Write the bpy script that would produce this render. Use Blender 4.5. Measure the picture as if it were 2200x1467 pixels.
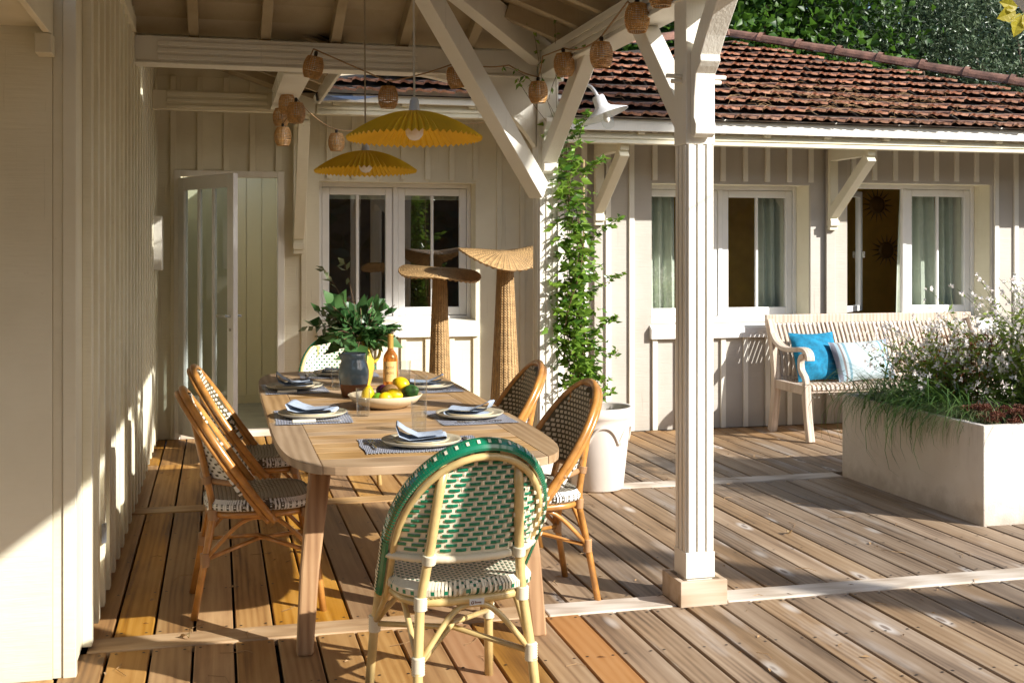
import bpy, bmesh, math, random
import numpy as np
from mathutils import Vector, Matrix
random.seed(7); rng = np.random.default_rng(7)
for _o in list(bpy.data.objects): bpy.data.objects.remove(_o)
S = bpy.context.scene
COL = S.collection
R = math.radians
# ---------------------------------------------------------------- camera
cam = bpy.data.cameras.new('camera'); camo = bpy.data.objects.new('camera', cam); COL.objects.link(camo)
cam.sensor_width = 36; cam.lens = 40.91; cam.shift_y = -0.088; cam.clip_start = .05; cam.clip_end = 500
camo.location = (0, 0, 1.48); camo.rotation_euler = (R(90), 0, R(-14.19)); S.camera = camo
# ---------------------------------------------------------------- sky and sun
LD = Vector((-1.0, 1.0, -.755)).normalized()
wd = bpy.data.worlds.new('World'); S.world = wd; wd.use_nodes = True
wn = wd.node_tree; bg = wn.nodes['Background']
sky = wn.nodes.new('ShaderNodeTexSky'); sky.sky_type = 'NISHITA'; sky.sun_disc = False
sky.sun_elevation = math.asin(-LD.z); sky.sun_rotation = R(135); sky.air_density = 1.0; sky.dust_density = 1.2
wn.links.new(sky.outputs[0], bg.inputs[0]); bg.inputs[1].default_value = .115
sl = bpy.data.lights.new('sun', 'SUN'); sl.energy = 5.0; sl.angle = R(.55); sl.color = (1, .97, .92)
so = bpy.data.objects.new('sun', sl); COL.objects.link(so); so.rotation_euler = LD.to_track_quat('-Z', 'Y').to_euler(); so.location = (8, -8, 10)
S.view_settings.view_transform = 'Standard'; S.view_settings.look = 'None'; S.view_settings.gamma = 1
S.view_settings.exposure = 0.76
S.render.engine = 'CYCLES'
S.cycles.max_bounces = 10; S.cycles.diffuse_bounces = 6; S.cycles.transparent_max_bounces = 16
# ---------------------------------------------------------------- node helpers
def srgb(h):
    if isinstance(h, str):
        c = [int(h[i:i+2], 16)/255 for i in (0, 2, 4)]
        return tuple(((x/12.92) if x <= .04045 else ((x+.055)/1.055)**2.4) for x in c) + (1,)
    return tuple(h) + (1,) if len(h) == 3 else tuple(h)
def newmat(name):
    m = bpy.data.materials.new(name); m.use_nodes = True
    nt = m.node_tree; b = nt.nodes['Principled BSDF']
    return m, nt, b
def nd(nt, typ, ins=None, **at):
    n = nt.nodes.new('ShaderNode' + typ)
    for k, v in at.items(): setattr(n, k, v)
    for k, v in (ins or {}).items():
        if isinstance(v, bpy.types.NodeSocket): nt.links.new(v, n.inputs[k])
        else: n.inputs[k].default_value = v
    return n
def mth(nt, op, a, b=0.0, c=0.0):
    return nd(nt, 'Math', {0: a, 1: b, 2: c}, operation=op).outputs[0]
def ramp(nt, fac, stops):
    n = nd(nt, 'ValToRGB', {0: fac}); e = n.color_ramp.elements
    while len(e) < len(stops): e.new(.5)
    for el, (p, c) in zip(e, stops): el.position = p; el.color = srgb(c) if not isinstance(c, (int, float)) else (c, c, c, 1)
    return n.outputs[0]
def mix(nt, f, a, b, mode='MIX'):
    n = nd(nt, 'MixRGB', {0: f, 1: a, 2: b}, blend_type=mode); return n.outputs[0]
def coords(nt, scale=(1, 1, 1), kind='Object', rnd=True):
    tc = nd(nt, 'TexCoord').outputs[kind]
    mp = nd(nt, 'Mapping', {0: tc, 3: scale}).outputs[0]
    if rnd:
        oi = nd(nt, 'ObjectInfo').outputs['Random']
        off = nd(nt, 'CombineXYZ', {0: mth(nt, 'MULTIPLY', oi, 37.0), 1: mth(nt, 'MULTIPLY', oi, 91.0), 2: mth(nt, 'MULTIPLY', oi, 13.0)}).outputs[0]
        mp = nd(nt, 'VectorMath', {0: mp, 1: off}, operation='ADD').outputs[0]
    return mp
def noise(nt, vec, scale, detail=4.0, rough=.55, dist=0.0):
    return nd(nt, 'TexNoise', {'Vector': vec, 'Scale': scale, 'Detail': detail, 'Roughness': rough, 'Distortion': dist}).outputs[0]
def bump(nt, b, h, strength=.3, dist=.01):
    n = nd(nt, 'Bump', {'Height': h, 'Strength': strength, 'Distance': dist}); nt.links.new(n.outputs[0], b.inputs['Normal'])
MT = {}
def plain(name, col, rough=.5, metal=0.0, var=.06, scale=8, bmp=.0, **kw):
    m, nt, b = newmat(name); c = srgb(col)
    v = coords(nt); n = noise(nt, v, scale)
    lo = tuple(x*(1-var*2) for x in c[:3]); hi = tuple(min(1, x*(1+var)) for x in c[:3])
    nt.links.new(ramp(nt, n, [(.3, lo), (.7, hi)]), b.inputs['Base Color'])
    b.inputs['Roughness'].default_value = rough; b.inputs['Metallic'].default_value = metal
    for k, v_ in kw.items(): b.inputs[k.replace('_', ' ')].default_value = v_
    if bmp: bump(nt, b, noise(nt, v, scale*6), bmp, .004)
    MT[name] = m; return m
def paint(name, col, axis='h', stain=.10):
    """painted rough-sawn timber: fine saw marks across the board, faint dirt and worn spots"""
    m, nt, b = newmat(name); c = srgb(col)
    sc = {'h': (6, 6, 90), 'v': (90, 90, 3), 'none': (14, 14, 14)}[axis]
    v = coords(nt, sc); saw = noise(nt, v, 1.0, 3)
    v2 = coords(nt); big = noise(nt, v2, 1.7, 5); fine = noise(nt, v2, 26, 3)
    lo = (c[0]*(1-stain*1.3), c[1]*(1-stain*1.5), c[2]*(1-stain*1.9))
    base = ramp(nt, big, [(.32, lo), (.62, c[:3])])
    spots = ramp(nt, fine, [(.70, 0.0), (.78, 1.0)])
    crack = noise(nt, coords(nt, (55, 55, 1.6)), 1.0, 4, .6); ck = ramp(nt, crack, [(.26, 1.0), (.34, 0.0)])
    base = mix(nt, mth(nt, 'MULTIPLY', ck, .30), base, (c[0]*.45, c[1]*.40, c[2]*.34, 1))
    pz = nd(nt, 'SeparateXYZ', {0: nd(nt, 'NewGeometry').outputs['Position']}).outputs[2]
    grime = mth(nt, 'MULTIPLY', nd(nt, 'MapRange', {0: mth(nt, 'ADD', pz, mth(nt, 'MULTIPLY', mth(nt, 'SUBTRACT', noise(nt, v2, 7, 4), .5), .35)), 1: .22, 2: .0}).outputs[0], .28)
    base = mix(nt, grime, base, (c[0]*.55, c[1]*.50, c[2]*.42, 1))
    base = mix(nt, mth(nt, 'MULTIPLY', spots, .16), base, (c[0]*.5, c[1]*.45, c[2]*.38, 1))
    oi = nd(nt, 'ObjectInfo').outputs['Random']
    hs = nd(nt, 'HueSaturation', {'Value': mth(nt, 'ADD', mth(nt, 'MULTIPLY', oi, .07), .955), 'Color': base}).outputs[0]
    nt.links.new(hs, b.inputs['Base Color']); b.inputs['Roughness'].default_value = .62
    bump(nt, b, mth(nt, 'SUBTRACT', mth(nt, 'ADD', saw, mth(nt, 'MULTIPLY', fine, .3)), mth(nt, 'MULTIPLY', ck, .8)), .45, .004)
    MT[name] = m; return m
def wood(name, dark, mid, light, along='y', rough=.6, grain=1.0, rings=.5, knots=0.0, bmp=.3, spread=.22):
    m, nt, b = newmat(name)
    k = {'x': 0, 'y': 1, 'z': 2}[along]
    s = [14.0*grain]*3; s[k] = 1.1*grain
    v = coords(nt, tuple(s)); g = noise(nt, v, 1.6, 6, .62, .4)
    s2 = [10.0*grain]*3; s2[k] = 1.0*grain
    v2 = coords(nt, tuple(s2)); w = nd(nt, 'TexWave', {'Vector': v2, 'Scale': .9, 'Distortion': 5.0, 'Detail': 2.0, 'Detail Scale': 1.1}).outputs['Fac']
    f = mth(nt, 'ADD', mth(nt, 'MULTIPLY', g, 1-rings), mth(nt, 'MULTIPLY', w, rings))
    base = ramp(nt, f, [(.22, dark), (.5, mid), (.8, light)])
    oi = nd(nt, 'ObjectInfo').outputs['Random']
    base = nd(nt, 'HueSaturation', {'Value': mth(nt, 'ADD', mth(nt, 'MULTIPLY', oi, spread), 1-spread*.5), 'Saturation': mth(nt, 'ADD', mth(nt, 'MULTIPLY', mth(nt, 'FRACT', mth(nt, 'MULTIPLY', oi, 7.3)), .3), .85), 'Color': base}).outputs[0]
    if knots:
        kv = [3.2]*3; kv[k] = 1.1
        vo = nd(nt, 'TexVoronoi', {'Vector': coords(nt, tuple(kv)), 'Scale': 1.0}).outputs['Distance']
        kn = ramp(nt, vo, [(.035, 1.0), (.075, 0.0)])
        base = mix(nt, mth(nt, 'MULTIPLY', kn, knots), base, srgb(dark)[:3] + (1,) if True else base)
    nt.links.new(base, b.inputs['Base Color']); b.inputs['Roughness'].default_value = rough
    bump(nt, b, f, bmp, .003)
    MT[name] = m; return m
def leafmat(name, c1, c2, rough=.4, trans=.35, spec=.5):
    m, nt, b = newmat(name)
    rp = nd(nt, 'NewGeometry').outputs['Random Per Island']
    col = ramp(nt, rp, [(0.0, c1), (1.0, c2)])
    nt.links.new(col, b.inputs['Base Color']); b.inputs['Roughness'].default_value = rough
    b.inputs['Specular IOR Level'].default_value = spec
    tr = nd(nt, 'BsdfTranslucent', {0: mix(nt, .5, col, srgb(c2), 'MIX')})
    mx = nd(nt, 'MixShader', {0: trans, 1: b.outputs[0], 2: tr.outputs[0]})
    nt.links.new(mx.outputs[0], nt.nodes['Material Output'].inputs[0])
    MT[name] = m; return m
def glassmat(name, tint=(1, 1, 1), refl=1.5, dark=0.0):
    """thin pane: clear where you look straight through, mirror-like at grazing angles"""
    m, nt, b = newmat(name)
    t = nd(nt, 'BsdfTransparent', {0: tint + (1,)}); g = nd(nt, 'BsdfGlossy', {0: (1, 1, 1, 1), 1: .0})
    fc = nd(nt, 'LayerWeight', {0: .5}).outputs['Facing']
    mx = nd(nt, 'MixShader', {0: mth(nt, 'ADD', mth(nt, 'MULTIPLY', mth(nt, 'POWER', fc, 4.0), .85), dark), 1: t.outputs[0], 2: g.outputs[0]})
    nt.links.new(mx.outputs[0], nt.nodes['Material Output'].inputs[0])
    MT[name] = m; return m
# ---------------------------------------------------------------- mesh helpers
class MB:
    def __init__(s): s.v = []; s.f = []
    def add(s, vs, fs):
        o = len(s.v); s.v += [tuple(p) for p in vs]; s.f += [tuple(i+o for i in f) for f in fs]; return s
    def box(s, x0, x1, y0, y1, z0, z1):
        return s.add([(x0, y0, z0), (x1, y0, z0), (x1, y1, z0), (x0, y1, z0), (x0, y0, z1), (x1, y0, z1), (x1, y1, z1), (x0, y1, z1)],
                     [(0, 3, 2, 1), (4, 5, 6, 7), (0, 1, 5, 4), (1, 2, 6, 5), (2, 3, 7, 6), (3, 0, 4, 7)])
    def bar(s, a, b, w, h, up=(0, 0, 1)):
        """rectangular bar from a to b, w sideways and h along up"""
        a = Vector(a); b = Vector(b); d = (b-a).normalized(); u = Vector(up)
        sd = d.cross(u).normalized(); u = sd.cross(d).normalized()
        vs = [p + sd*(i*w/2) + u*(j*h/2) for p in (a, b) for i, j in ((-1, -1), (1, -1), (1, 1), (-1, 1))]
        return s.add(vs, [(0, 1, 2, 3), (7, 6, 5, 4), (0, 4, 5, 1), (1, 5, 6, 2), (2, 6, 7, 3), (3, 7, 4, 0)])
    def tube(s, pts, r, seg=8, cap=True):
        pts = [Vector(p) for p in pts]; n = len(pts); rr = r if hasattr(r, '__len__') else [r]*n
        t0 = (pts[1]-pts[0]).normalized(); u = t0.orthogonal().normalized(); vs = []
        for i, p in enumerate(pts):
            t = (pts[min(i+1, n-1)]-pts[max(i-1, 0)]).normalized()
            u = (u - t*u.dot(t)).normalized(); w = t.cross(u)
            vs += [p + (u*math.cos(2*math.pi*k/seg) + w*math.sin(2*math.pi*k/seg))*rr[i] for k in range(seg)]
        fs = [(i*seg+k, i*seg+(k+1) % seg, (i+1)*seg+(k+1) % seg, (i+1)*seg+k) for i in range(n-1) for k in range(seg)]
        if cap: fs += [tuple(range(seg))[::-1], tuple((n-1)*seg+k for k in range(seg))]
        return s.add(vs, fs)
    def lathe(s, prof, seg=24, c=(0, 0, 0), cap=False):
        vs = [(c[0]+r*math.cos(2*math.pi*k/seg), c[1]+r*math.sin(2*math.pi*k/seg), c[2]+z) for r, z in prof for k in range(seg)]
        n = len(prof)
        fs = [(i*seg+k, i*seg+(k+1) % seg, (i+1)*seg+(k+1) % seg, (i+1)*seg+k) for i in range(n-1) for k in range(seg)]
        if cap: fs += [tuple(range(seg))[::-1], tuple((n-1)*seg+k for k in range(seg))]
        return s.add(vs, fs)
    def prism(s, poly, z0, z1):
        n = len(poly); vs = [(x, y, z0) for x, y in poly] + [(x, y, z1) for x, y in poly]
        return s.add(vs, [tuple(range(n))[::-1], tuple(range(n, 2*n))] + [(i, (i+1) % n, n+(i+1) % n, n+i) for i in range(n)])
    def extrude(s, poly3, d):
        n = len(poly3); d = Vector(d); vs = [Vector(p) for p in poly3] + [Vector(p)+d for p in poly3]
        return s.add(vs, [tuple(range(n))[::-1], tuple(range(n, 2*n))] + [(i, (i+1) % n, n+(i+1) % n, n+i) for i in range(n)])
    def grid(s, fn, nu, nv):
        vs = [fn(i/nu, j/nv) for j in range(nv+1) for i in range(nu+1)]
        return s.add(vs, [(j*(nu+1)+i, j*(nu+1)+i+1, (j+1)*(nu+1)+i+1, (j+1)*(nu+1)+i) for j in range(nv) for i in range(nu)])
    def mesh(s, name, smooth=False):
        me = bpy.data.meshes.new(name); me.from_pydata(s.v, [], s.f); me.update()
        bm = bmesh.new(); bm.from_mesh(me); bmesh.ops.recalc_face_normals(bm, faces=bm.faces)
        bm.to_mesh(me); bm.free()
        if smooth: me.polygons.foreach_set('use_smooth', [True]*len(me.polygons))
        return me
    def build(s, name, mat, parent=None, smooth=False, bevel=0.0, angle=None, loc=None):
        return link(name, s.mesh(name, smooth), mat, parent, bevel, angle, loc)
def link(name, me, mat=None, parent=None, bevel=0.0, angle=None, loc=None):
    o = bpy.data.objects.new(name, me); COL.objects.link(o)
    if mat is not None and not me.materials: me.materials.append(MT[mat] if isinstance(mat, str) else mat)
    if parent: o.parent = parent
    if loc: o.location = loc
    if bevel:
        b = o.modifiers.new('bevel', 'BEVEL'); b.width = bevel; b.segments = 2; b.limit_method = 'ANGLE'; b.angle_limit = R(40)
    if angle: me.polygons.foreach_set('use_smooth', [True]*len(me.polygons)); me.set_sharp_from_angle(angle=R(angle))
    return o
def tag(o, label=None, cat=None, group=None, kind=None):
    if label: o['label'] = label
    if cat: o['category'] = cat
    if group: o['group'] = group
    if kind: o['kind'] = kind
    return o
def empty(name, loc=(0, 0, 0), rz=0.0, label=None, cat=None, group=None):
    o = bpy.data.objects.new(name, None); COL.objects.link(o); o.location = loc; o.rotation_euler = (0, 0, rz); o.empty_display_size = .1
    return tag(o, label, cat, group)
def copy_tree(o, parent=None):
    c = o.copy(); COL.objects.link(c); c.parent = parent
    for ch in list(o.children): copy_tree(ch, c)
    return c
def place(proto, first, loc, rz, label, group=None):
    o = proto if first else copy_tree(proto)
    o.location = loc; o.rotation_euler = (0, 0, rz); o['label'] = label
    if group: o['group'] = group
    return o
def bez(p0, p1, p2, p3, n):
    p0, p1, p2, p3 = map(Vector, (p0, p1, p2, p3))
    return [p0*(1-t)**3 + p1*3*t*(1-t)**2 + p2*3*t*t*(1-t) + p3*t**3 for t in [i/n for i in range(n+1)]]
def leaves(name, mat, parent, P, D, L, W, fold=.25, curl=.15):
    """many folded leaves: base points P, directions D (n,3), lengths L, widths W"""
    P = np.asarray(P, float); D = np.asarray(D, float); n = len(P)
    D = D/np.maximum(np.linalg.norm(D, axis=1, keepdims=True), 1e-6)
    L = np.broadcast_to(np.asarray(L, float), (n,))[:, None]; W = np.broadcast_to(np.asarray(W, float), (n,))[:, None]
    rv = rng.normal(size=(n, 3)); sd = np.cross(D, rv); sd /= np.maximum(np.linalg.norm(sd, axis=1, keepdims=True), 1e-6)
    up = np.cross(sd, D)
    V = np.stack([P, P+D*L*.45+sd*W*.5+up*W*fold, P+D*L+up*L*-curl, P+D*L*.45-sd*W*.5+up*W*fold, P+D*L*.45], 1).reshape(-1, 3)
    b = (np.arange(n)*5)[:, None, None]
    F = (b + np.array([[0, 1, 4], [1, 2, 4], [2, 3, 4], [3, 0, 4]])[None]).reshape(-1, 3)
    me = bpy.data.meshes.new(name); me.vertices.add(len(V)); me.vertices.foreach_set('co', V.ravel())
    me.loops.add(F.size); me.loops.foreach_set('vertex_index', F.ravel().astype(np.int32))
    me.polygons.add(len(F)); me.polygons.foreach_set('loop_start', np.arange(0, F.size, 3, dtype=np.int32))
    me.update(calc_edges=True); me.validate()
    return tag(link(name, me, mat, parent), kind='stuff')
def blades(name, mat, parent, specs, seg=7):
    """arching grass blades: (base, azimuth, length, lift, width, droop)"""
    V = []; F = []
    for (b, az, L, lift, w, droop) in specs:
        ca, sa = math.cos(az), math.sin(az); o = len(V); x = z = 0.0; e = lift
        for i in range(seg+1):
            t = i/seg; ww = w*(1-t**1.7)*.5 + .0004
            V += [(b[0]+ca*x-sa*ww, b[1]+sa*x+ca*ww, b[2]+z), (b[0]+ca*x+sa*ww, b[1]+sa*x-ca*ww, b[2]+z)]
            x += math.cos(e)*L/seg; z += math.sin(e)*L/seg; e -= droop/seg*(1+t)
        F += [(o+2*i, o+2*i+1, o+2*i+3, o+2*i+2) for i in range(seg)]
    me = bpy.data.meshes.new(name); me.from_pydata(V, [], F); me.update()
    return tag(link(name, me, mat, parent), kind='stuff')
# ---------------------------------------------------------------- materials
def rendermat():
    m, nt, b = newmat('render_white'); p = nd(nt, 'NewGeometry').outputs['Position']; sp = nd(nt, 'SeparateXYZ', {0: p})
    n1 = noise(nt, p, 2.5, 5); n2 = noise(nt, nd(nt, 'Mapping', {0: p, 3: (16, 16, 1.2)}).outputs[0], 1.0, 4); n3 = noise(nt, p, 90, 3)
    base = ramp(nt, n1, [(.3, (.60, .53, .45)), (.65, (.70, .645, .57))])
    top = nd(nt, 'MapRange', {0: sp.outputs[2], 1: .25, 2: .56}).outputs[0]
    base = mix(nt, mth(nt, 'MULTIPLY', mth(nt, 'MULTIPLY', ramp(nt, n2, [(.52, 0.0), (.68, 1.0)]), top), .35), base, (.33, .27, .20, 1))
    low = nd(nt, 'MapRange', {0: mth(nt, 'ADD', sp.outputs[2], mth(nt, 'MULTIPLY', mth(nt, 'SUBTRACT', noise(nt, p, 9, 5), .5), .3)), 1: .12, 2: .0}).outputs[0]
    base = mix(nt, mth(nt, 'MULTIPLY', low, .5), base, (.30, .23, .16, 1))
    base = mix(nt, mth(nt, 'MULTIPLY', ramp(nt, noise(nt, p, 34, 2), [(.73, 0.0), (.76, 1.0)]), .6), base, (.22, .18, .14, 1))
    nt.links.new(base, b.inputs['Base Color']); b.inputs['Roughness'].default_value = .9; bump(nt, b, mth(nt, 'ADD', n3, mth(nt, 'MULTIPLY', noise(nt, p, 14, 3), 1.5)), .35, .006); MT['render_white'] = m
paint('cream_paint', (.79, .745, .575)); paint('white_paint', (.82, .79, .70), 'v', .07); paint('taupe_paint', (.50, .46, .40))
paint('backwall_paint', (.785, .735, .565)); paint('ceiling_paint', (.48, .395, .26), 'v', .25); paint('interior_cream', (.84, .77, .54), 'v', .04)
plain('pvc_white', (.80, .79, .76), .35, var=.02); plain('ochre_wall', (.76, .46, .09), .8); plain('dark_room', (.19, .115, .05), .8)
plain('plinth_dark', (.035, .028, .022), .9); rendermat()
plain('zinc', (.42, .46, .52), .4, .7, var=.1); plain('soil', (.05, .034, .024), .95, var=.4, scale=40, bmp=.8)
plain('steel', (.62, .62, .62), .25, 1.0); plain('screw', (.05, .04, .035), .5, .6); plain('brass_sun', (.35, .2, .06), .45, .4)
plain('curtain', (.58, .62, .52), .9, var=.05); plain('earth', (.09, .075, .05), .95, var=.3, scale=3)
plain('clay_pot', (.72, .64, .56), .8, var=.05, scale=4, bmp=.15); plain('stone_floor', (.5, .48, .38), .6)
wood('strip_wood', (.36, .27, .19), (.55, .46, .36), (.66, .58, .49), 'x', .7, 1, .3, .5)
wood('base_wood', (.30, .21, .13), (.46, .36, .26), (.56, .47, .37), 'x', .7, 1, .3, .4)
wood('teak', (.27, .155, .066), (.42, .262, .125), (.53, .365, .20), 'x', .55, 1, .25, 0, .2, .2)
wood('teak_long', (.25, .145, .065), (.375, .237, .115), (.47, .32, .18), 'y', .55, 1, .25, 0, .2, .15)
wood('teak_leg', (.24, .12, .048), (.36, .20, .088), (.43, .26, .125), 'z', .5, 1, .3, 0, .15, .1)
wood('bench_wood', (.40, .30, .22), (.56, .46, .37), (.66, .57, .48), 'z', .7, 1, .3, 0, .2, .12)
plain('rattan_honey', (.52, .235, .055), .28, var=.22, scale=14, Coat_Weight=.35, Coat_Roughness=.15)
plain('rattan_pale', (.63, .46, .19), .3, var=.12, scale=14, Coat_Weight=.3, Coat_Roughness=.2)
plain('binding_pale', (.74, .66, .47), .45, var=.05); plain('binding_brown', (.40, .22, .10), .5, var=.1)
plain('strand_cream', (.74, .67, .50), .4, var=.05, scale=60); plain('strand_green', (.006, .175, .085), .22, var=.1, Coat_Weight=.4)
plain('strand_white', (.74, .72, .68), .45, var=.04, scale=60); plain('strand_olive', (.085, .07, .035), .4, var=.15); plain('strand_beige', (.64, .57, .44), .45, var=.06)
plain('string_cord', (.36, .22, .10), .8); plain('lantern_wicker', (.58, .32, .105), .5, var=.2, scale=50)
plain('shade_yellow', (.78, .49, .014), .6, var=.05); plain('socket_white', (.6, .6, .57), .4); plain('cord_beige', (.55, .47, .33), .7)
plain('lamp_white', (.78, .79, .80), .3); plain('bulb_glass', (.75, .72, .66), .12, var=.02)
plain('plate_cream', (.60, .52, .36), .3, var=.12, scale=6, Coat_Weight=.4); plain('bowl_cream', (.66, .53, .34), .45, var=.05)
plain('linen_blue', (.35, .41, .50), .85, var=.08, scale=40, bmp=.3); plain('linen_navy', (.07, .085, .12), .9); plain('handle_cream', (.72, .66, .52), .4)
plain('pitcher_glaze', (.17, .245, .29), .16, var=.18, scale=9, Coat_Weight=.6); plain('pitcher_brown', (.17, .065, .025), .35, var=.3, scale=12); plain('jug_yellow', (.64, .46, .055), .25, var=.12, Coat_Weight=.4)
plain('lemon', (.83, .56, .006), .38, var=.06, scale=10, bmp=.25); plain('orange_fruit', (.82, .37, .01), .4, var=.08, bmp=.25); plain('kiwi', (.30, .165, .055), .75, var=.15, scale=30, bmp=.5)
plain('avocado', (.035, .10, .02), .4, var=.35, scale=30, bmp=.4); plain('plum', (.08, .012, .04), .25, var=.2); plain('lime', (.14, .33, .02), .35, var=.1, bmp=.2)
plain('bottle_wine', (.70, .27, .045), .04, var=.02, Transmission_Weight=.75, IOR=1.33); plain('bottle_foil', (.56, .32, .07), .4, .3); plain('bottle_label', (.80, .50, .17), .55); plain('ink_brown', (.20, .08, .03), .6)
glassmat('pane', (.93, .96, .94), dark=.19); glassmat('door_pane', (.42, .48, .46), dark=.22); glassmat('jar_glass', (.96, .97, .97), dark=.03); glassmat('drink_glass', (.955, .97, .975), dark=.03)
plain('cushion_teal', (.004, .19, .34), .9, var=.18, scale=30, bmp=.4); plain('cushion_stripe', (.30, .26, .24), .9); plain('stem_brown', (.17, .10, .05), .8, var=.2); plain('stem_green', (.22, .26, .09), .6)
plain('bark', (.11, .075, .05), .95, var=.3, bmp=.6); plain('dry_needle', (.36, .22, .10), .8); plain('dry_leaf', (.50, .36, .18), .8)
leafmat('vine_leaf', (.04, .125, .015), (.25, .40, .05), .28, .4); leafmat('bouquet_leaf', (.018, .07, .018), (.09, .20, .055), .38, .28); leafmat('bouquet_pale', (.10, .13, .06), (.22, .25, .13), .5, .3)
leafmat('grass_green', (.03, .095, .022), (.14, .24, .05), .45, .3); leafmat('grass_pale', (.14, .20, .08), (.32, .34, .16), .5, .4); leafmat('herb_green', (.10, .20, .02), (.36, .45, .08), .5, .45)
leafmat('petal_white', (.86, .72, .68), (.92, .90, .84), .6, .35); leafmat('sedum_red', (.07, .016, .008), (.20, .065, .03), .7, .1); leafmat('rust_leaf', (.20, .03, .012), (.42, .20, .04), .6, .3)
leafmat('fig_leaf', (.016, .06, .008), (.09, .19, .02), .45, .45); leafmat('olive_leaf', (.025, .055, .026), (.14, .19, .105), .35, .2); leafmat('conifer_leaf', (.006, .022, .010), (.03, .07, .03), .5, .2); leafmat('yellow_leaf', (.30, .25, .01), (.50, .42, .03), .5, .5)
leafmat('pine_needle', (.02, .05, .015), (.05, .10, .03), .5, .1)
# --- wicker: woven rows as relief in object space
def wicker(name, col, polar=False):
    m, nt, b = newmat(name); tc = nd(nt, 'TexCoord').outputs['Object']; sp = nd(nt, 'SeparateXYZ', {0: tc})
    ang = mth(nt, 'ARCTAN2', sp.outputs[1], sp.outputs[0])
    if polar:
        rad = mth(nt, 'SQRT', mth(nt, 'ADD', mth(nt, 'POWER', sp.outputs[0], 2.0), mth(nt, 'POWER', sp.outputs[1], 2.0))); row = mth(nt, 'MULTIPLY', rad, 95.0)
        cols = mth(nt, 'MULTIPLY', ang, 44/6.2832)
    else:
        row = mth(nt, 'MULTIPLY', sp.outputs[2], 105.0); cols = mth(nt, 'MULTIPLY', ang, 20/6.2832)
    par = mth(nt, 'MULTIPLY', mth(nt, 'FLOOR', row), .5)
    a = mth(nt, 'ABSOLUTE', mth(nt, 'SINE', mth(nt, 'MULTIPLY', mth(nt, 'ADD', cols, par), math.pi)))
    r = mth(nt, 'ABSOLUTE', mth(nt, 'SINE', mth(nt, 'MULTIPLY', row, math.pi)))
    h = mth(nt, 'MULTIPLY', a, r); c = srgb(col)
    rib = mth(nt, 'ABSOLUTE', mth(nt, 'SINE', mth(nt, 'MULTIPLY', cols, math.pi)))
    n = noise(nt, tc, 24, 4)
    base = ramp(nt, h, [(.05, tuple(x*.40 for x in c[:3])), (.5, c[:3])])
    base = mix(nt, .55, base, ramp(nt, n, [(.3, tuple(x*.62 for x in c[:3])), (.7, tuple(min(1, x*1.25) for x in c[:3]))]), 'MIX')
    base = mix(nt, mth(nt, 'MULTIPLY', ramp(nt, rib, [(.0, 1.0), (.38, 0.0)]), .6), base, tuple(x*.22 for x in c[:3]) + (1,))
    nt.links.new(base, b.inputs['Base Color']); b.inputs['Roughness'].default_value = .5
    bump(nt, b, mth(nt, 'ADD', h, rib), .8, .006); MT[name] = m
wicker('wicker_column', (.60, .375, .16)); wicker('wicker_cap', (.60, .37, .155), True)
def woven(name, ca, cb, sx=38, sy=52, duty=.42):
    """two strands woven in offset dashes (seats)"""
    m, nt, b = newmat(name); tc = nd(nt, 'TexCoord').outputs['Object']; sp = nd(nt, 'SeparateXYZ', {0: tc})
    yy = mth(nt, 'MULTIPLY', mth(nt, 'ADD', sp.outputs[1], mth(nt, 'MULTIPLY', sp.outputs[2], 1.0)), sy); row = mth(nt, 'FLOOR', yy)
    xx = mth(nt, 'ADD', mth(nt, 'MULTIPLY', sp.outputs[0], sx), mth(nt, 'MULTIPLY', row, .37))
    fx = mth(nt, 'FRACT', xx); fy = mth(nt, 'FRACT', yy)
    d = mth(nt, 'MULTIPLY', mth(nt, 'LESS_THAN', fx, duty), mth(nt, 'LESS_THAN', mth(nt, 'ABSOLUTE', mth(nt, 'SUBTRACT', fy, .5)), .36))
    hgt = mth(nt, 'MULTIPLY', mth(nt, 'SINE', mth(nt, 'MULTIPLY', fy, math.pi)), mth(nt, 'ABSOLUTE', mth(nt, 'SINE', mth(nt, 'MULTIPLY', xx, 2*math.pi))))
    base = mix(nt, d, srgb(ca), srgb(cb)); base = mix(nt, mth(nt, 'MULTIPLY', ramp(nt, hgt, [(.0, 1.0), (.35, 0.0)]), .45), base, (.08, .06, .03, 1))
    nt.links.new(base, b.inputs['Base Color']); b.inputs['Roughness'].default_value = .4; bump(nt, b, hgt, .6, .004); MT[name] = m
woven('seat_green', (.74, .67, .50), (.004, .12, .06), 36, 60, .33); woven('seat_brown', (.10, .075, .04), (.60, .55, .45), 44, 62, .40)
woven('mat_weave', (.46, .48, .55), (.09, .10, .16), 62, 84, .45)
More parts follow.
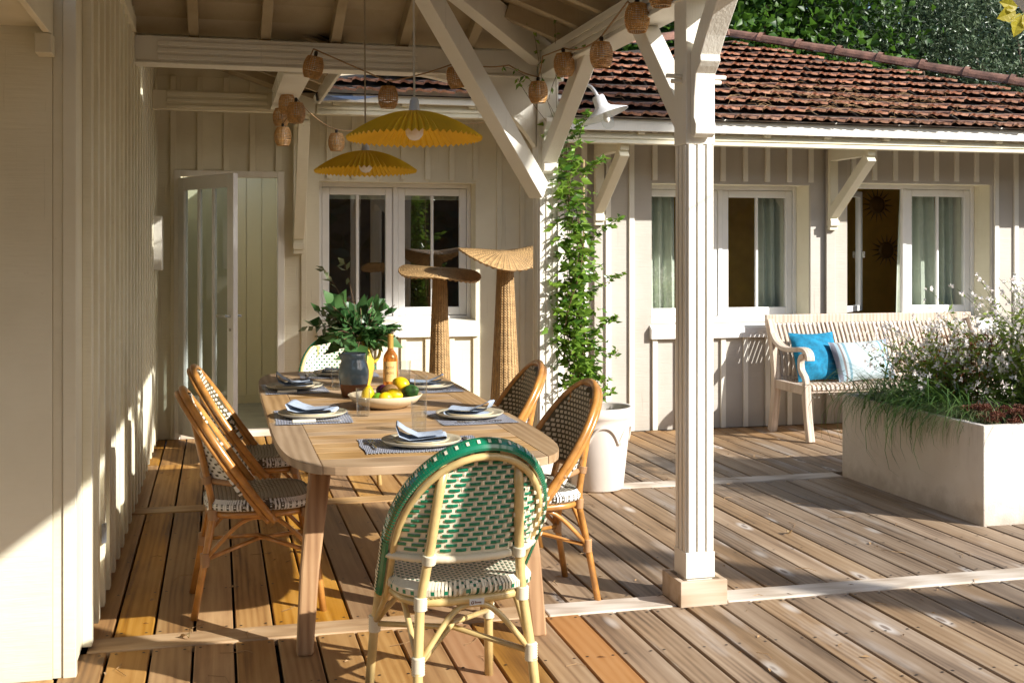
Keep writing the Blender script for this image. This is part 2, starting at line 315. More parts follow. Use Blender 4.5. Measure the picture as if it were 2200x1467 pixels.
# --- deck boards: honey coloured under the porch, silver-brown where rain and sun reach them
def deckmat():
    m, nt, b = newmat('deck_wood')
    v = coords(nt, (26, .55, 26)); g = noise(nt, v, 1.2, 7, .6, .2)
    v2 = coords(nt, (13, 1.1, 13)); w = nd(nt, 'TexWave', {'Vector': v2, 'Scale': .8, 'Distortion': 11.0, 'Detail': 2.5, 'Detail Scale': .55}).outputs['Fac']
    oi = nd(nt, 'ObjectInfo').outputs['Random']
    ringy = ramp(nt, mth(nt, 'FRACT', mth(nt, 'MULTIPLY', oi, 11.7)), [(.3, .0), (1.0, .17)])
    bl = noise(nt, coords(nt, (5, .8, 5)), 1.3, 5, .55, .4)
    f = mth(nt, 'ADD', mth(nt, 'MULTIPLY', bl, .52), mth(nt, 'ADD', mth(nt, 'MULTIPLY', g, mth(nt, 'SUBTRACT', .48, mth(nt, 'MULTIPLY', ringy, .6))), mth(nt, 'MULTIPLY', w, mth(nt, 'MULTIPLY', ringy, .6))))
    warm = ramp(nt, f, [(.34, (.13, .055, .013)), (.47, (.335, .168, .046)), (.64, (.475, .275, .095))])
    grey = ramp(nt, f, [(.35, (.09, .055, .03)), (.47, (.235, .155, .09)), (.66, (.365, .268, .178))])
    px = nd(nt, 'SeparateXYZ', {0: nd(nt, 'NewGeometry').outputs['Position']})
    big = noise(nt, nd(nt, 'NewGeometry').outputs['Position'], .9, 3)
    k = nd(nt, 'MapRange', {0: mth(nt, 'ADD', px.outputs[0], mth(nt, 'MULTIPLY', mth(nt, 'SUBTRACT', big, .5), 1.2)), 1: .7, 2: 1.9}, interpolation_type='SMOOTHSTEP').outputs[0]
    yk = nd(nt, 'MapRange', {0: px.outputs[1], 1: 7.9, 2: 9.0, 3: 1.0, 4: .45}).outputs[0]
    base = mix(nt, mth(nt, 'MULTIPLY', k, yk), warm, grey)
    # bleached lime streaks and knots on the weathered part
    st = noise(nt, coords(nt, (5, .7, 5)), 1.4, 5, .6); stf = mth(nt, 'MULTIPLY', ramp(nt, st, [(.56, 0.0), (.72, 1.0)]), mth(nt, 'MULTIPLY', k, .5))
    base = mix(nt, stf, base, (.50, .46, .42, 1))
    vo = nd(nt, 'TexVoronoi', {'Vector': coords(nt, (5.0, 1.6, 1.0)), 'Scale': 1.0, 'Randomness': 1.0}).outputs['Distance']
    kn = ramp(nt, vo, [(.045, 1.0), (.075, .0)]); halo = ramp(nt, vo, [(.07, 1.0), (.17, 0.0)])
    base = mix(nt, mth(nt, 'MULTIPLY', halo, mth(nt, 'MULTIPLY', k, .6)), base, (.66, .62, .57, 1))
    base = mix(nt, mth(nt, 'MULTIPLY', kn, .75), base, (.09, .045, .02, 1))
    base = nd(nt, 'HueSaturation', {'Value': mth(nt, 'ADD', mth(nt, 'MULTIPLY', oi, .46), .76), 'Saturation': mth(nt, 'ADD', mth(nt, 'MULTIPLY', mth(nt, 'FRACT', mth(nt, 'MULTIPLY', oi, 5.1)), .3), .85), 'Color': base}).outputs[0]
    nt.links.new(base, b.inputs['Base Color']); b.inputs['Roughness'].default_value = .62
    bump(nt, b, f, .35, .004); MT['deck_wood'] = m
deckmat()
wood('deck_orange', (.31, .145, .055), (.39, .20, .085), (.44, .245, .115), 'y', .6, 1, .2, 0, .2, .1)
# --- roof tiles
def tilemat():
    m, nt, b = newmat('roof_tile'); p = nd(nt, 'NewGeometry').outputs['Position']; oi = nd(nt, 'ObjectInfo').outputs['Random']
    n = noise(nt, p, 9, 6, .65); n2 = noise(nt, p, 38, 4)
    rp = nd(nt, 'NewGeometry').outputs['Random Per Island']
    base = ramp(nt, n, [(.25, (.15, .068, .042)), (.48, (.40, .20, .125)), (.72, (.58, .345, .24))])
    base = nd(nt, 'HueSaturation', {'Value': mth(nt, 'ADD', mth(nt, 'MULTIPLY', mth(nt, 'FRACT', mth(nt, 'ADD', oi, rp)), .5), .72), 'Color': base}).outputs[0]
    base = mix(nt, mth(nt, 'MULTIPLY', ramp(nt, n2, [(.60, 0.0), (.7, 1.0)]), .55), base, (.055, .04, .03, 1))
    ln = noise(nt, p, 14, 3); lich = ramp(nt, ln, [(.70, 0.0), (.745, 1.0)]); base = mix(nt, mth(nt, 'MULTIPLY', lich, .8), base, (.52, .48, .40, 1))
    on = noise(nt, nd(nt, 'VectorMath', {0: p, 1: (7, 3, 1)}, operation='ADD').outputs[0], 10, 2); base = mix(nt, mth(nt, 'MULTIPLY', ramp(nt, on, [(.765, 0.0), (.785, 1.0)]), .9), base, (.55, .22, .02, 1))
    nt.links.new(base, b.inputs['Base Color']); b.inputs['Roughness'].default_value = .9; bump(nt, b, n2, .6, .008); MT['roof_tile'] = m
tilemat()
plain('ridge_clay', (.20, .10, .07), .9, var=.3, scale=9, bmp=.6)
# --- striped cushion
def cushmat():
    m, nt, b = newmat('cushion_pale'); sp = nd(nt, 'SeparateXYZ', {0: nd(nt, 'TexCoord').outputs['Object']})
    n = ramp(nt, mth(nt, 'ABSOLUTE', sp.outputs[0]), [(.0, (.42, .50, .52)), (.148, (.42, .50, .52)), (.152, (.17, .30, .36)), (.166, (.17, .30, .36)), (.17, (.42, .50, .52)), (.185, (.42, .50, .52)), (.189, (.22, .18, .17)), (.203, (.22, .18, .17)), (.207, (.30, .42, .48)), (.225, (.30, .42, .48)), (.229, (.20, .20, .24)), (.25, (.20, .20, .24)), (.255, (.26, .36, .44))])
    n.node.color_ramp.interpolation = 'CONSTANT'
    nt.links.new(n, b.inputs['Base Color']); b.inputs['Roughness'].default_value = .9
    bump(nt, b, noise(nt, coords(nt), 60), .3, .004); MT['cushion_pale'] = m
cushmat()
# ================================================================ setting
g = MB(); g.add([(-80, -60, -.35), (120, -60, -.35), (120, 140, -.35), (-80, 140, -.35)], [(0, 1, 2, 3)])
tag(g.build('ground', 'earth'), kind='structure')
deck = tag(MB().box(-1.6, 9.0, 1.2, 9.62, -.30, -.06).build('deck', 'plinth_dark'), kind='structure')
PITCH = .152; BW = .141
def board_mesh(y0, y1):
    L = y1-y0; h = .028; c = .003; w = BW/2
    poly = [(-w, -h), (w, -h), (w, -c), (w-c, 0), (-w+c, 0), (-w, -c)]
    return MB().extrude([(x, 0, z) for x, z in poly], (0, L, 0)).mesh('board')
BAYS = [(1.25, 4.535), (4.70, 6.865), (7.035, 9.0)]
meshes = {}
for bi, (y0, y1) in enumerate(BAYS):
    for k in range(-7 if bi == 0 else 0, 50):
        x = -.468 + k*PITCH
        if k < 0: parts = [(1.25, 4.298)]
        elif bi == 2:
            parts = [(7.035, 8.40), (8.405, 9.53)] if x < 2.72 else [(7.035, 9.03)]
        elif bi == 0 and k % 4 == 1 and x > 2.2: parts = [(1.25, 3.1), (3.106, 4.535)]
        else: parts = [(y0, y1)]
        for (a, b_) in parts:
            key = (a, b_)
            if key not in meshes: meshes[key] = board_mesh(a, b_)
            orange = bi == 0 and k in (9, 12)
            me = meshes[key]
            if orange: me = me.copy(); me.materials.clear(); me.materials.append(MT['deck_orange'])
            o = link('board', me, 'deck_wood', deck, loc=(x+random.uniform(-.0015, .0015), a, random.uniform(-.0022, .0008)))
            o.rotation_euler = (0, random.uniform(-.006, .006), random.uniform(-.0006, .0006))
for (x0, x1, yc, hw, m) in ((-.47, 1.30, 4.618, .076, 'warm'), (1.305, 1.86, 4.618, .076, 's'), (2.09, 5.2, 4.618, .076, 's'), (-.47, 1.4, 6.95, .078, 'warm'), (1.405, 3.99, 6.95, .078, 's')):
    MB().box(x0, x1, yc-hw, yc+hw, -.03, .004).build('strip_board', 'strip_wood' if m == 's' else 'teak', deck, bevel=.006)
sc = MB()
for k in range(50):
    x = -.468+k*PITCH
    for y in (4.50, 4.05, 3.6, 3.15, 4.735, 5.28, 5.82, 6.36, 6.83, 7.07, 7.72, 8.36, 8.44, 8.96):
        for dx in (-.05, .05):
            cx, cy = x+dx+random.uniform(-.006, .006), y+random.uniform(-.008, .008)
            sc.lathe([(.006, .0014), (.0001, .0014)], 7, (cx, cy, 0))
tag(sc.build('screws', 'screw', deck), kind='stuff')
# fallen leaves and pine needles on the deck
dn = MB()
for _ in range(150):
    x, y = random.uniform(-.4, 4.5), random.uniform(2.8, 8.9); a = random.uniform(0, 6.28); L = random.uniform(.05, .13)
    p = [(x, y, .003), (x+math.cos(a)*L*.5, y+math.sin(a)*L*.5, .007), (x+math.cos(a+.4)*L, y+math.sin(a+.4)*L, .003)]
    dn.tube(p, .0013, 3)
for _ in range(170):
    x, y = random.uniform(-.4, 4.8), random.uniform(2.9, 8.9); a = random.uniform(0, 6.28); L = random.uniform(.008, .026)
    dn.add([(x, y, .003), (x+math.cos(a)*L-math.sin(a)*L*.3, y+math.sin(a)*L+math.cos(a)*L*.3, .008), (x+math.cos(a)*L*1.7, y+math.sin(a)*L*1.7, .003), (x+math.cos(a)*L+math.sin(a)*L*.3, y+math.sin(a)*L-math.cos(a)*L*.3, .0035)], [(0, 1, 2, 3)])
tag(dn.build('pine_needles', 'dry_needle'), 'scattered dry pine needles and leaf bits lying on the wooden deck', 'pine needles', kind='stuff')
for i, (x, y, a, lb) in enumerate(((.21, 3.86, .6, 'curled dry leaf on the deck in front of the left wall corner'), (-.12, 4.62, 2.0, 'brown dry leaf beside the rear leg of the near left chair'), (2.9, 5.55, 1.0, 'pale dry leaf lying on the sunny deck before the planter'))):
    q = MB().grid(lambda u, v: ((u-.5)*.07, (v-.5)*.032*math.sin(math.pi*min(max(u, .03), .97)), .012+.02*abs(v-.5)+.01*math.sin(u*5)), 6, 3).build('dry_leaf', 'dry_leaf', smooth=True)
    q.location = (x, y, -.006); q.rotation_euler = (0, 0, a); tag(q, lb, 'leaf', 'dry leaves fallen on the deck')
# ================================================================ left wing of the house
wing = empty('house_wing', (-.6, 4.4, 0), 0, 'cream board-and-batten wing wall filling the left edge', 'building')
def ch(o, par):      # keep world placement when parenting to an empty that is not at the origin
    o.parent = par; o.matrix_parent_inverse = Matrix.Translation(par.location).inverted(); return o
def W(mb, name, mat, par=None, **k): return ch(mb.build(name, mat, **k), par or wing)
# boards of the wing's long wall, one per bay
for k in range(22):
    y0 = 4.34+k*.25; y1 = min(y0+.249, 9.55)
    if y0 > 9.5: break
    W(MB().box(-.515, -.485+random.uniform(-.002, .002), y0, y1, .02, 3.9), 'wall_board', 'cream_paint')
    W(MB().box(-.486, -.452, y0+.215, min(y0+.28, 9.548), .015+random.uniform(0, .012), 3.9), 'batten', 'cream_paint', bevel=.003)
W(MB().box(-.75, -.516, 4.36, 9.6, -.05, 3.9), 'wall_core', 'plinth_dark')
W(MB().box(-3.2, -.556, 4.302, 4.36, -.003, 3.9), 'end_wall', 'cream_paint')
W(MB().box(-.5555, -.522, 4.306, 4.337, -.003, 3.9), 'corner_board', 'cream_paint', bevel=.003)
W(MB().box(-.5215, -.478, 4.298, 4.339, -.003, 3.9), 'corner_board', 'cream_paint', bevel=.003)
W(MB().box(-3.2, -.575, 1.6, 4.30, 2.255, 2.40), 'soffit', 'cream_paint')
W(MB().box(-.574, -.552, 1.6, 4.294, 2.22, 2.40), 'soffit_edge', 'cream_paint', bevel=.003)
W(MB().box(-.60, -.545, 4.20, 4.294, 2.15, 2.219), 'soffit_corbel', 'cream_paint', bevel=.004)
W(MB().box(-.485, -.44, 4.41, 6.80, 2.70, 2.78), 'wall_plate', 'cream_paint')
W(MB().box(-.461, -.445, 5.03, 5.07, .285, .36), 'vent_plate', 'zinc')
meter = MB().box(-.462, -.40, 8.93, 9.20, 1.34, 1.74).build('meter_box', 'white_paint', bevel=.004)
tag(meter, 'small white box fixed to the far end of the left wall', 'box')
# ================================================================ main house: back walls, windows, door, roof
house = empty('house', (2.5, 9.3, 0), 0, 'single-storey timber house with terracotta tiled roof behind the deck', 'building')
def Hs(mb, name, mat, **k): return ch(mb.build(name, mat, **k), house)
YB, YR = 9.55, 9.05
def wall_pieces(x0, x1, y, z0, z1, holes, mat, pitch, bat, b0):
    """boards between battens, split round the openings; battens in front"""
    xs = sorted({x0, x1, *[b0+i*pitch for i in range(-40, 60) if x0 < b0+i*pitch < x1]})
    for a, b_ in zip(xs, xs[1:]):
        segs = [(z0, z1)]
        cuts = {a, b_} | {h for hx in holes for h in hx[:2] if a < h < b_}
        cs = sorted(cuts)
        for p, q in zip(cs, cs[1:]):
            sg = [(z0, z1)]
            for (hx0, hx1, hz0, hz1) in holes:
                if p >= hx0-1e-4 and q <= hx1+1e-4: sg = [s for s in ((z0, hz0), (hz1, z1)) if s[1]-s[0] > .01]
            for (u, w) in sg: Hs(MB().box(p+.0004, q-.0004, y, y+.03, u, w), 'wall_board', mat)
    for xb in xs[1:-1]:
        sg = [(z0, z1)]
        for (hx0, hx1, hz0, hz1) in holes:
            if hx0-.03 < xb < hx1+.03: sg = [s for s in ((z0, hz0-.03), (hz1+.02, z1)) if s[1]-s[0] > .03]
        for (u, w) in sg: Hs(MB().box(xb-.022, xb+.022, y-.022, y-.0005, u+.002, w), 'batten', bat, bevel=.003)
DOOR = (-.285, .465, -.02, 2.07); WL = (.80, 2.10, .90, 2.05); W1 = (3.48, 4.93, .885, 2.045); W2 = (5.28, 6.72, .885, 2.075)
wall_pieces(-.46, 2.72, YB, .0, 2.86, [DOOR, WL], 'backwall_paint', .203, 'backwall_paint', -.34)
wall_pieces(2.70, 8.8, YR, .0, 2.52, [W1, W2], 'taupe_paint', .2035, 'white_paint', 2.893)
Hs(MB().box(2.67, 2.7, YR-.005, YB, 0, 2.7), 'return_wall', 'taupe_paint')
Hs(MB().box(2.665, 2.715, YR-.03, YR-.006, .002, 2.5), 'corner_board', 'white_paint', bevel=.003)
Hs(MB().box(2.97, 3.03, YR-.04, YR-.023, .004, 2.45), 'pilaster', 'taupe_paint', bevel=.003)
Hs(MB().box(5.06, 5.145, YR-.04, YR-.023, .004, 2.45), 'pilaster', 'taupe_paint', bevel=.003)
for (a, b_) in ((2.75, 5.0),): pass
# window reveals + joinery (recessed in the thick wall)
def reveal(op, y, depth, mat):
    x0, x1, z0, z1 = op; t = .03
    Hs(MB().box(x1, x1+t, y+.031, y+depth, z0-.02, z1+.02), 'reveal', mat); Hs(MB().box(x0-t, x0, y+.031, y+depth, z0-.02, z1+.02), 'reveal', mat)
    Hs(MB().box(x0, x1, y+.031, y+depth, z1, z1+t), 'reveal', mat); Hs(MB().box(x0, x1, y+.031, y+depth, z0-t, z0), 'reveal', mat)
def casement(par, x0, x1, z0, z1, y, fw=.06, mun=True, th=.05):
    """one sash: frame bars, middle muntin, pane"""
    fr = MB()
    fr.box(x0, x0+fw, y, y+th, z0, z1).box(x1-fw, x1, y, y+th, z0, z1).box(x0+fw, x1-fw, y+.001, y+th-.001, z0, z0+fw*1.15).box(x0+fw, x1-fw, y+.001, y+th-.001, z1-fw, z1)
    xm = (x0+x1)/2
    if mun: fr.box(xm-.012, xm+.012, y+.008, y+th-.008, z0+fw*1.15, z1-fw)
    a = ch(fr.build('frame', 'pvc_white', bevel=.006), house); a.parent = par; a.matrix_parent_inverse = Matrix.Translation(par.location).inverted()
    for p, q in ((x0+fw, xm-.012), (xm+.012, x1-fw)) if mun else ((x0+fw, x1-fw),):
        gl = MB().add([(p-.004, y+.024, z0+fw), (q+.004, y+.024, z0+fw), (q+.004, y+.024, z1-fw+.004), (p-.004, y+.024, z1-fw+.004)], [(0, 1, 2, 3)])
        o = gl.build('pane', 'pane'); o.parent = par; o.matrix_parent_inverse = Matrix.Translation(par.location).inverted()
def window_root(op, y):
    w = bpy.data.objects.new('window', None); COL.objects.link(w); w.location = ((op[0]+op[1])/2, y, op[2]); w.parent = house
    w.matrix_parent_inverse = Matrix.Translation(house.location).inverted(); w.empty_display_size = .1
    return w
def sub(mb, name, mat, par, wx, **k):
    """child of a house part: world coordinates kept"""
    o = mb.build(name, mat, **k); o.parent = par; o.matrix_parent_inverse = Matrix.Translation(Vector(wx)).inverted(); return o
class WinP:  # parent proxy: house-part empties sit at identity offset + own location
    pass
def fix(par):  # world matrix of a part empty = its own location (house is unrotated)
    return par
def window(op, y, rev, wallmat, open_left=False):
    x0, x1, z0, z1 = op; reveal(op, y, rev+.06, wallmat); yw = y+rev
    w = window_root(op, yw); xc = (x0+x1)/2
    f = .035
    fr = MB().box(x0, x0+f, yw-.012, yw+.058, z0, z1).box(x1-f, x1, yw-.012, yw+.058, z0, z1).box(x0+f, x1-f, yw-.011, yw+.057, z1-f, z1).box(x0+f, x1-f, yw-.011, yw+.057, z0, z0+f).box(xc-.02, xc+.02, yw-.014, yw+.03, z0+f, z1-f)
    o = fr.build('casing', 'pvc_white', bevel=.005); o.parent = w; o.matrix_parent_inverse = Matrix.Translation(w.location).inverted()
    if open_left:
        sash = bpy.data.objects.new('sash', None); COL.objects.link(sash)
        # left sash swung into the room
        fr = MB(); L = xc-.02-x0-f; zz0, zz1 = z0+f+.004, z1-f-.004; fw = .055
        fr.box(0, fw, -.025, .025, zz0, zz1).box(L-fw, L, -.025, .025, zz0, zz1).box(fw, L-fw, -.024, .024, zz0, zz0+fw).box(fw, L-fw, -.024, .024, zz1-fw, zz1)
        fo = fr.build('frame', 'pvc_white', bevel=.005); bpy.data.objects.remove(sash)
        gp = MB().add([(fw, 0, zz0+fw), (L-fw, 0, zz0+fw), (L-fw, 0, zz1-fw), (fw, 0, zz1-fw)], [(0, 1, 2, 3)]).build('pane', 'pane')
        hd = MB().box(L-.035, L-.02, -.06, -.026, (zz0+zz1)/2-.06, (zz0+zz1)/2+.0).build('handle', 'steel', bevel=.003)
        for q in (fo, gp, hd):
            q.parent = w; q.location = (x0+f-w.location.x, .06, -w.location.z); q.rotation_euler = (0, 0, R(38))
    else:
        casement(w, x0+f+.003, xc-.022, z0+f+.004, z1-f-.004, yw-.002)
    casement(w, xc+.022, x1-f-.003, z0+f+.004, z1-f-.004, yw-.002)
    s = MB().extrude([(x0-.02, y-.05, z0-.13), (x0-.02, y-.05, z0-.045), (x0-.02, y+.02, z0-.001), (x0-.02, y+rev-.013, z0-.001+.012), (x0-.02, y+rev-.013, z0-.03), (x0-.02, y-.003, z0-.045), (x0-.02, y-.003, z0-.13)], (x1-x0+.04, 0, 0))
    o = s.build('sill', 'pvc_white' if y < 9.3 else 'white_paint', bevel=.004); o.parent = w; o.matrix_parent_inverse = Matrix.Translation(w.location).inverted()
    return w
wl = window(WL, YB, .20, 'backwall_paint'); w1 = window(W1, YR, .26, 'cream_paint'); w2 = window(W2, YR, .26, 'cream_paint', True)
def curtain(par, x0, x1, y, z0, z1, folds, name='curtain', lean=0.0):
    m = MB().grid(lambda u, v: (x0+(x1-x0)*u+lean*(1-v)*(u-.5), y+.03*math.sin(u*folds*6.28+v*.8)+.008*math.sin(u*folds*15+3*v), z0+(z1-z0)*v), 60, 10)
    o = m.build(name, 'curtain', smooth=True); o.parent = par; o.matrix_parent_inverse = Matrix.Translation(par.location).inverted()
curtain(w1, 3.55, 3.86, YR+.42, .80, 2.12, 3.2); curtain(w1, 4.62, 4.90, YR+.42, .80, 2.12, 3.0)
curtain(w2, 6.08, 6.42, YR+.42, .80, 2.14, 3.0, lean=.12); curtain(w2, 6.44, 6.74, YR+.42, .80, 2.14, 3.4)
curtain(wl, .86, 2.04, YB+.34, 1.92, 2.10, 9)
# rooms behind the openings
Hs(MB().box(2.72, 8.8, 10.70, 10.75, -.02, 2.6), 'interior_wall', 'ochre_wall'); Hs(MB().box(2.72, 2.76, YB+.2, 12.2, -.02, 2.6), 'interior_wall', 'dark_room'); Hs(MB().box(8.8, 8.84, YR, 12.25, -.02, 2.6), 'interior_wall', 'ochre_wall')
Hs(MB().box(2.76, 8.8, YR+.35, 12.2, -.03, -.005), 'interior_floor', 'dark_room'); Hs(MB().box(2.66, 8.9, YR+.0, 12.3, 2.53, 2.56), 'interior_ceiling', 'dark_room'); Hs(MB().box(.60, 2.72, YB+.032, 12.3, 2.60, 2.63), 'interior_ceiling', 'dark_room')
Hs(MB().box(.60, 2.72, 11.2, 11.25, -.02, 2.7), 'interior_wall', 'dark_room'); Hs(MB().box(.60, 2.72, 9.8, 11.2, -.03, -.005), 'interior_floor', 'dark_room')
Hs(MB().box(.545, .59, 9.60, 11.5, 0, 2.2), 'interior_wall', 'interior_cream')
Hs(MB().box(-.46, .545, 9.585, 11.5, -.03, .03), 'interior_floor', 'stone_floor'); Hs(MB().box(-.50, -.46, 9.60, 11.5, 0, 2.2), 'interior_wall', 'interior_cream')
for k in range(8):
    x = -.46+k*.145; 
    if x < .53: Hs(MB().box(x+.002, min(x+.143, .544), 11.42, 11.44, .10, 2.6), 'panel_board', 'interior_cream', bevel=.003)
Hs(MB().box(-.46, .544, 11.40, 11.418, .03, .11), 'skirting', 'interior_cream'); Hs(MB().box(-.46, .544, 11.445, 11.48, 0, 2.6), 'interior_wall', 'interior_cream')
for n, (x, y, z, s_) in enumerate(((6.576, 10.69, 1.955, .19), (6.683, 10.69, 1.489, .185))):
    q = MB(); k = 16
    q.lathe([(.0001, -.02), (s_*.35, -.015), (s_*.48, .0)], 20)
    for i in range(k):
        a = 2*math.pi*i/k; q.add([(math.cos(a-.12)*s_*.46, math.sin(a-.12)*s_*.46, -.006), (math.cos(a+.05)*s_, math.sin(a+.05)*s_, -.002), (math.cos(a+.14)*s_*.46, math.sin(a+.14)*s_*.46, -.006), (math.cos(a)*s_*.5, math.sin(a)*s_*.5, -.016)], [(0, 1, 3), (1, 2, 3)])
    o = q.build('sun_ornament', 'brass_sun', loc=(x, y, z)); o.rotation_euler = (R(-90), 0, 0)
    tag(o, ('upper' if n == 0 else 'lower') + ' sun-shaped ornament on ochre wall inside the open window', 'wall ornament', 'sun ornaments inside the right window')
# door frame, open glazed leaf
Hs(MB().box(-.335, -.286, YB-.03, YB+.08, .0, 2.12).box(.466, .52, YB-.03, YB+.08, .0, 2.12).box(-.2855, .4655, YB-.029, YB+.079, 2.071, 2.12), 'door_frame', 'white_paint', bevel=.004)
Hs(MB().box(-.284, .464, YB-.03, YB+.07, .0, .05), 'threshold', 'strip_wood', bevel=.004)
lf = bpy.data.objects.new('door', None); COL.objects.link(lf); lf.parent = house; lf.location = (-.285-2.5, YB-.05-9.3, 0); lf.rotation_euler = (0, 0, R(-59)); lf.empty_display_size = .1
L, fw = .80, .085
fr = MB().box(0, fw, -.02, .02, .045, 2.055).box(L-fw, L, -.02, .02, .045, 2.055).box(fw, L-fw, -.019, .019, 1.955, 2.055).box(fw, L-fw, -.019, .019, .045, .36)
for i in (1, 2):
    xm = fw+(L-2*fw)*i/3; fr.box(xm-.014, xm+.014, -.015, .015, .36, 1.955)
fr.build('frame', 'pvc_white', lf, bevel=.004)
for i in range(3):
    a = fw+(L-2*fw)*i/3; b_ = fw+(L-2*fw)*(i+1)/3
    MB().add([(a, 0, .35), (b_, 0, .35), (b_, 0, 1.96), (a, 0, 1.96)], [(0, 1, 2, 3)]).build('pane', 'door_pane', lf)
MB().box(L-.05, L-.03, -.06, -.02, .99, 1.01).box(L-.16, L-.03, -.07, -.055, .99, 1.01).box(L-.05, L-.03, .02, .06, .99, 1.01).box(L-.16, L-.03, .055, .07, .99, 1.01).tube([(L-.04, -.021, .90), (L-.04, -.028, .90)], .012, 10).build('handle', 'steel', lf, bevel=.002)
# eaves: fascias, purlins, brackets
def eave(x0, x1, yw, zf, yf):
    Hs(MB().box(x0, x1, yf, yf+.025, zf, zf+.108), 'fascia', 'white_paint', bevel=.003)
    Hs(MB().box(x0, x1, yf+.07, yf+.17, zf-.085, zf-.004).box(x0, x1, yf+.055, yf+.0695, zf-.088, zf-.066).box(x0, x1, yf+.058, yf+.0695, zf-.052, zf-.03), 'purlin', 'backwall_paint', bevel=.002)
    # soffit boards
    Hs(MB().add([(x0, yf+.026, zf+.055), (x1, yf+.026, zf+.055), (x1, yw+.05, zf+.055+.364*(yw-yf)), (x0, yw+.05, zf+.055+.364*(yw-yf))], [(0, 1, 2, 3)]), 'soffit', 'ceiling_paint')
    k = int((x1-x0)/.52)
    for i in range(k+1):
        x = x0+.12+i*.52
        if x < x1-.05: Hs(MB().extrude([(x, yf+.03, zf+.05), (x, yf+.03, zf-.015), (x, yf+.06, zf-.02), (x, yw-.01, zf-.02+.364*(yw-yf-.06)), (x, yw-.01, zf+.05+.364*(yw-yf-.04))], (.055, 0, 0)), 'rafter_tail', 'backwall_paint')
eave(2.44, 8.9, YR, 2.382, 8.25); eave(.72, 2.66, YB, 2.598, 8.76)
def bracket(x, yw, zb, yo, zt, w=.075, mat='backwall_paint'):
    q = MB(); q.box(x-w/2, x+w/2, yw-.09, yw-.041, zb+.03, zt-.02)                       # wall post
    q.bar((x, yw-.041, zt-.06), (x, yo+.01, zt-.06), w*.98, .10)                       # top arm
    q.bar((x, yw-.075, zb+.10), (x, yo+.03, zt-.12), w*1.0+.002, .085)                 # strut
    q.box(x-w/2-.004, x+w/2+.004, yw-.105, yw-.0415, zb-.005, zb+.045).box(x-w/2-.001, x+w/2+.001, yw-.085, yw-.0412, zb-.04, zb-.0055)
    Hs(q, 'eave_bracket', mat, bevel=.004)
bracket(3.0, YR, 1.73, 8.36, 2.36); bracket(5.105, YR, 1.70, 8.36, 2.36); bracket(7.2, YR, 1.70, 8.36, 2.36); bracket(.63, YB, 1.50, 8.86, 2.585, .085)
Hs(MB().box(-.458, .70, 8.80, 8.88, 2.51, 2.65).box(-.36, .36, 8.788, 8.7995, 2.525, 2.545).box(-.36, .36, 8.788, 8.7995, 2.565, 2.59).box(-.36, .36, 8.788, 8.7995, 2.61, 2.64), 'back_beam', 'backwall_paint', bevel=.003)
# ---- tiled roof
roof = bpy.data.objects.new('roof', None); COL.objects.link(roof); roof.parent = house; roof.location = (0, 0, 0); roof.matrix_parent_inverse = Matrix.Translation(house.location).inverted(); roof.empty_display_size = .1
SL = .364; CS = 1/math.sqrt(1+SL*SL); PH = math.atan(SL)
def rz(y): return 2.47+SL*(y-8.17)
def hip_y(x): return min(17.25-x, 11.80) if x > 5.4 else 11.80-.55*(5.4-x)
u = MB()
for i in range(48):
    xa, xb = .60+i*.19, .60+(i+1)*.19; ya = 8.72 if xb < 2.5 else 8.22
    yt0, yt1 = hip_y(xa), hip_y(xb)
    if min(yt0, yt1) < ya+.05: continue
    u.add([(xa, ya, rz(ya)-.02), (xb, ya, rz(ya)-.02), (xb, yt1, rz(yt1)-.02), (xa, yt0, rz(yt0)-.02)], [(0, 1, 2, 3)])
u.build('underlay', 'plinth_dark', roof)
def tile_geo(q, o=(0, 0, 0)):
    """interlocking tile: side roll, centre rib, thick scalloped front edge; y up-slope"""
    prof = [(0, .012), (.010, .024), (.030, .030), (.050, .022), (.075, .014), (.092, .021), (.110, .023), (.130, .015), (.165, .012), (.186, .012)]
    n = len(prof); L = .345
    fr = [(o[0]+x, o[1]+0-.010*(1 if z > .02 else 0), o[2]+z) for x, z in prof]; bk = [(o[0]+x, o[1]+L, o[2]+z*.4-.020) for x, z in prof]
    lo = [(o[0]+x, o[1]+.004, o[2]+z-.020) for x, z in prof]
    q.add(fr+bk+lo, [(i, i+1, n+i+1, n+i) for i in range(n-1)] + [(i+1, i, 2*n+i, 2*n+i+1) for i in range(n-1)])
tm = MB(); tile_geo(tm); tme = tm.mesh('tile')
cand = []
for r in range(13):
    for i in range(48):
        x = .62+i*.188+random.uniform(-.004, .004); left = x < 2.40
        y = (8.67 if left else 8.17) + r*.318*CS
        if y+.25 > hip_y(x+.09): continue
        cand.append((x, y))
def inview(x, y):
    d = y*.9695+x*.245; rr = x*.9695-y*.245; return 1100+2500*rr/d < 2260 and not (x < 2.3 and y > 9.4)
near = [c for c in cand if inview(*c)]; near.sort(key=lambda c: c[1]); keep = set(near[:298])
rest = MB()
for c in cand:
    jz = random.uniform(-.004, .006)
    if c in keep:
        o = link('tile', tme, 'roof_tile', roof, loc=(c[0], c[1], rz(c[1])+.027+jz)); o.rotation_euler = (PH-.115+random.uniform(-.010, .010), random.uniform(-.018, .018), random.uniform(-.012, .012))
    else:
        t = MB(); tile_geo(t); mt = Matrix.Translation((c[0], c[1], rz(c[1])+.027+jz)) @ Matrix.Rotation(PH-.115, 4, 'X')
        rest.add([mt @ Vector(p) for p in t.v], t.f)
tag(rest.build('tile_field', 'roof_tile', roof), kind='stuff')
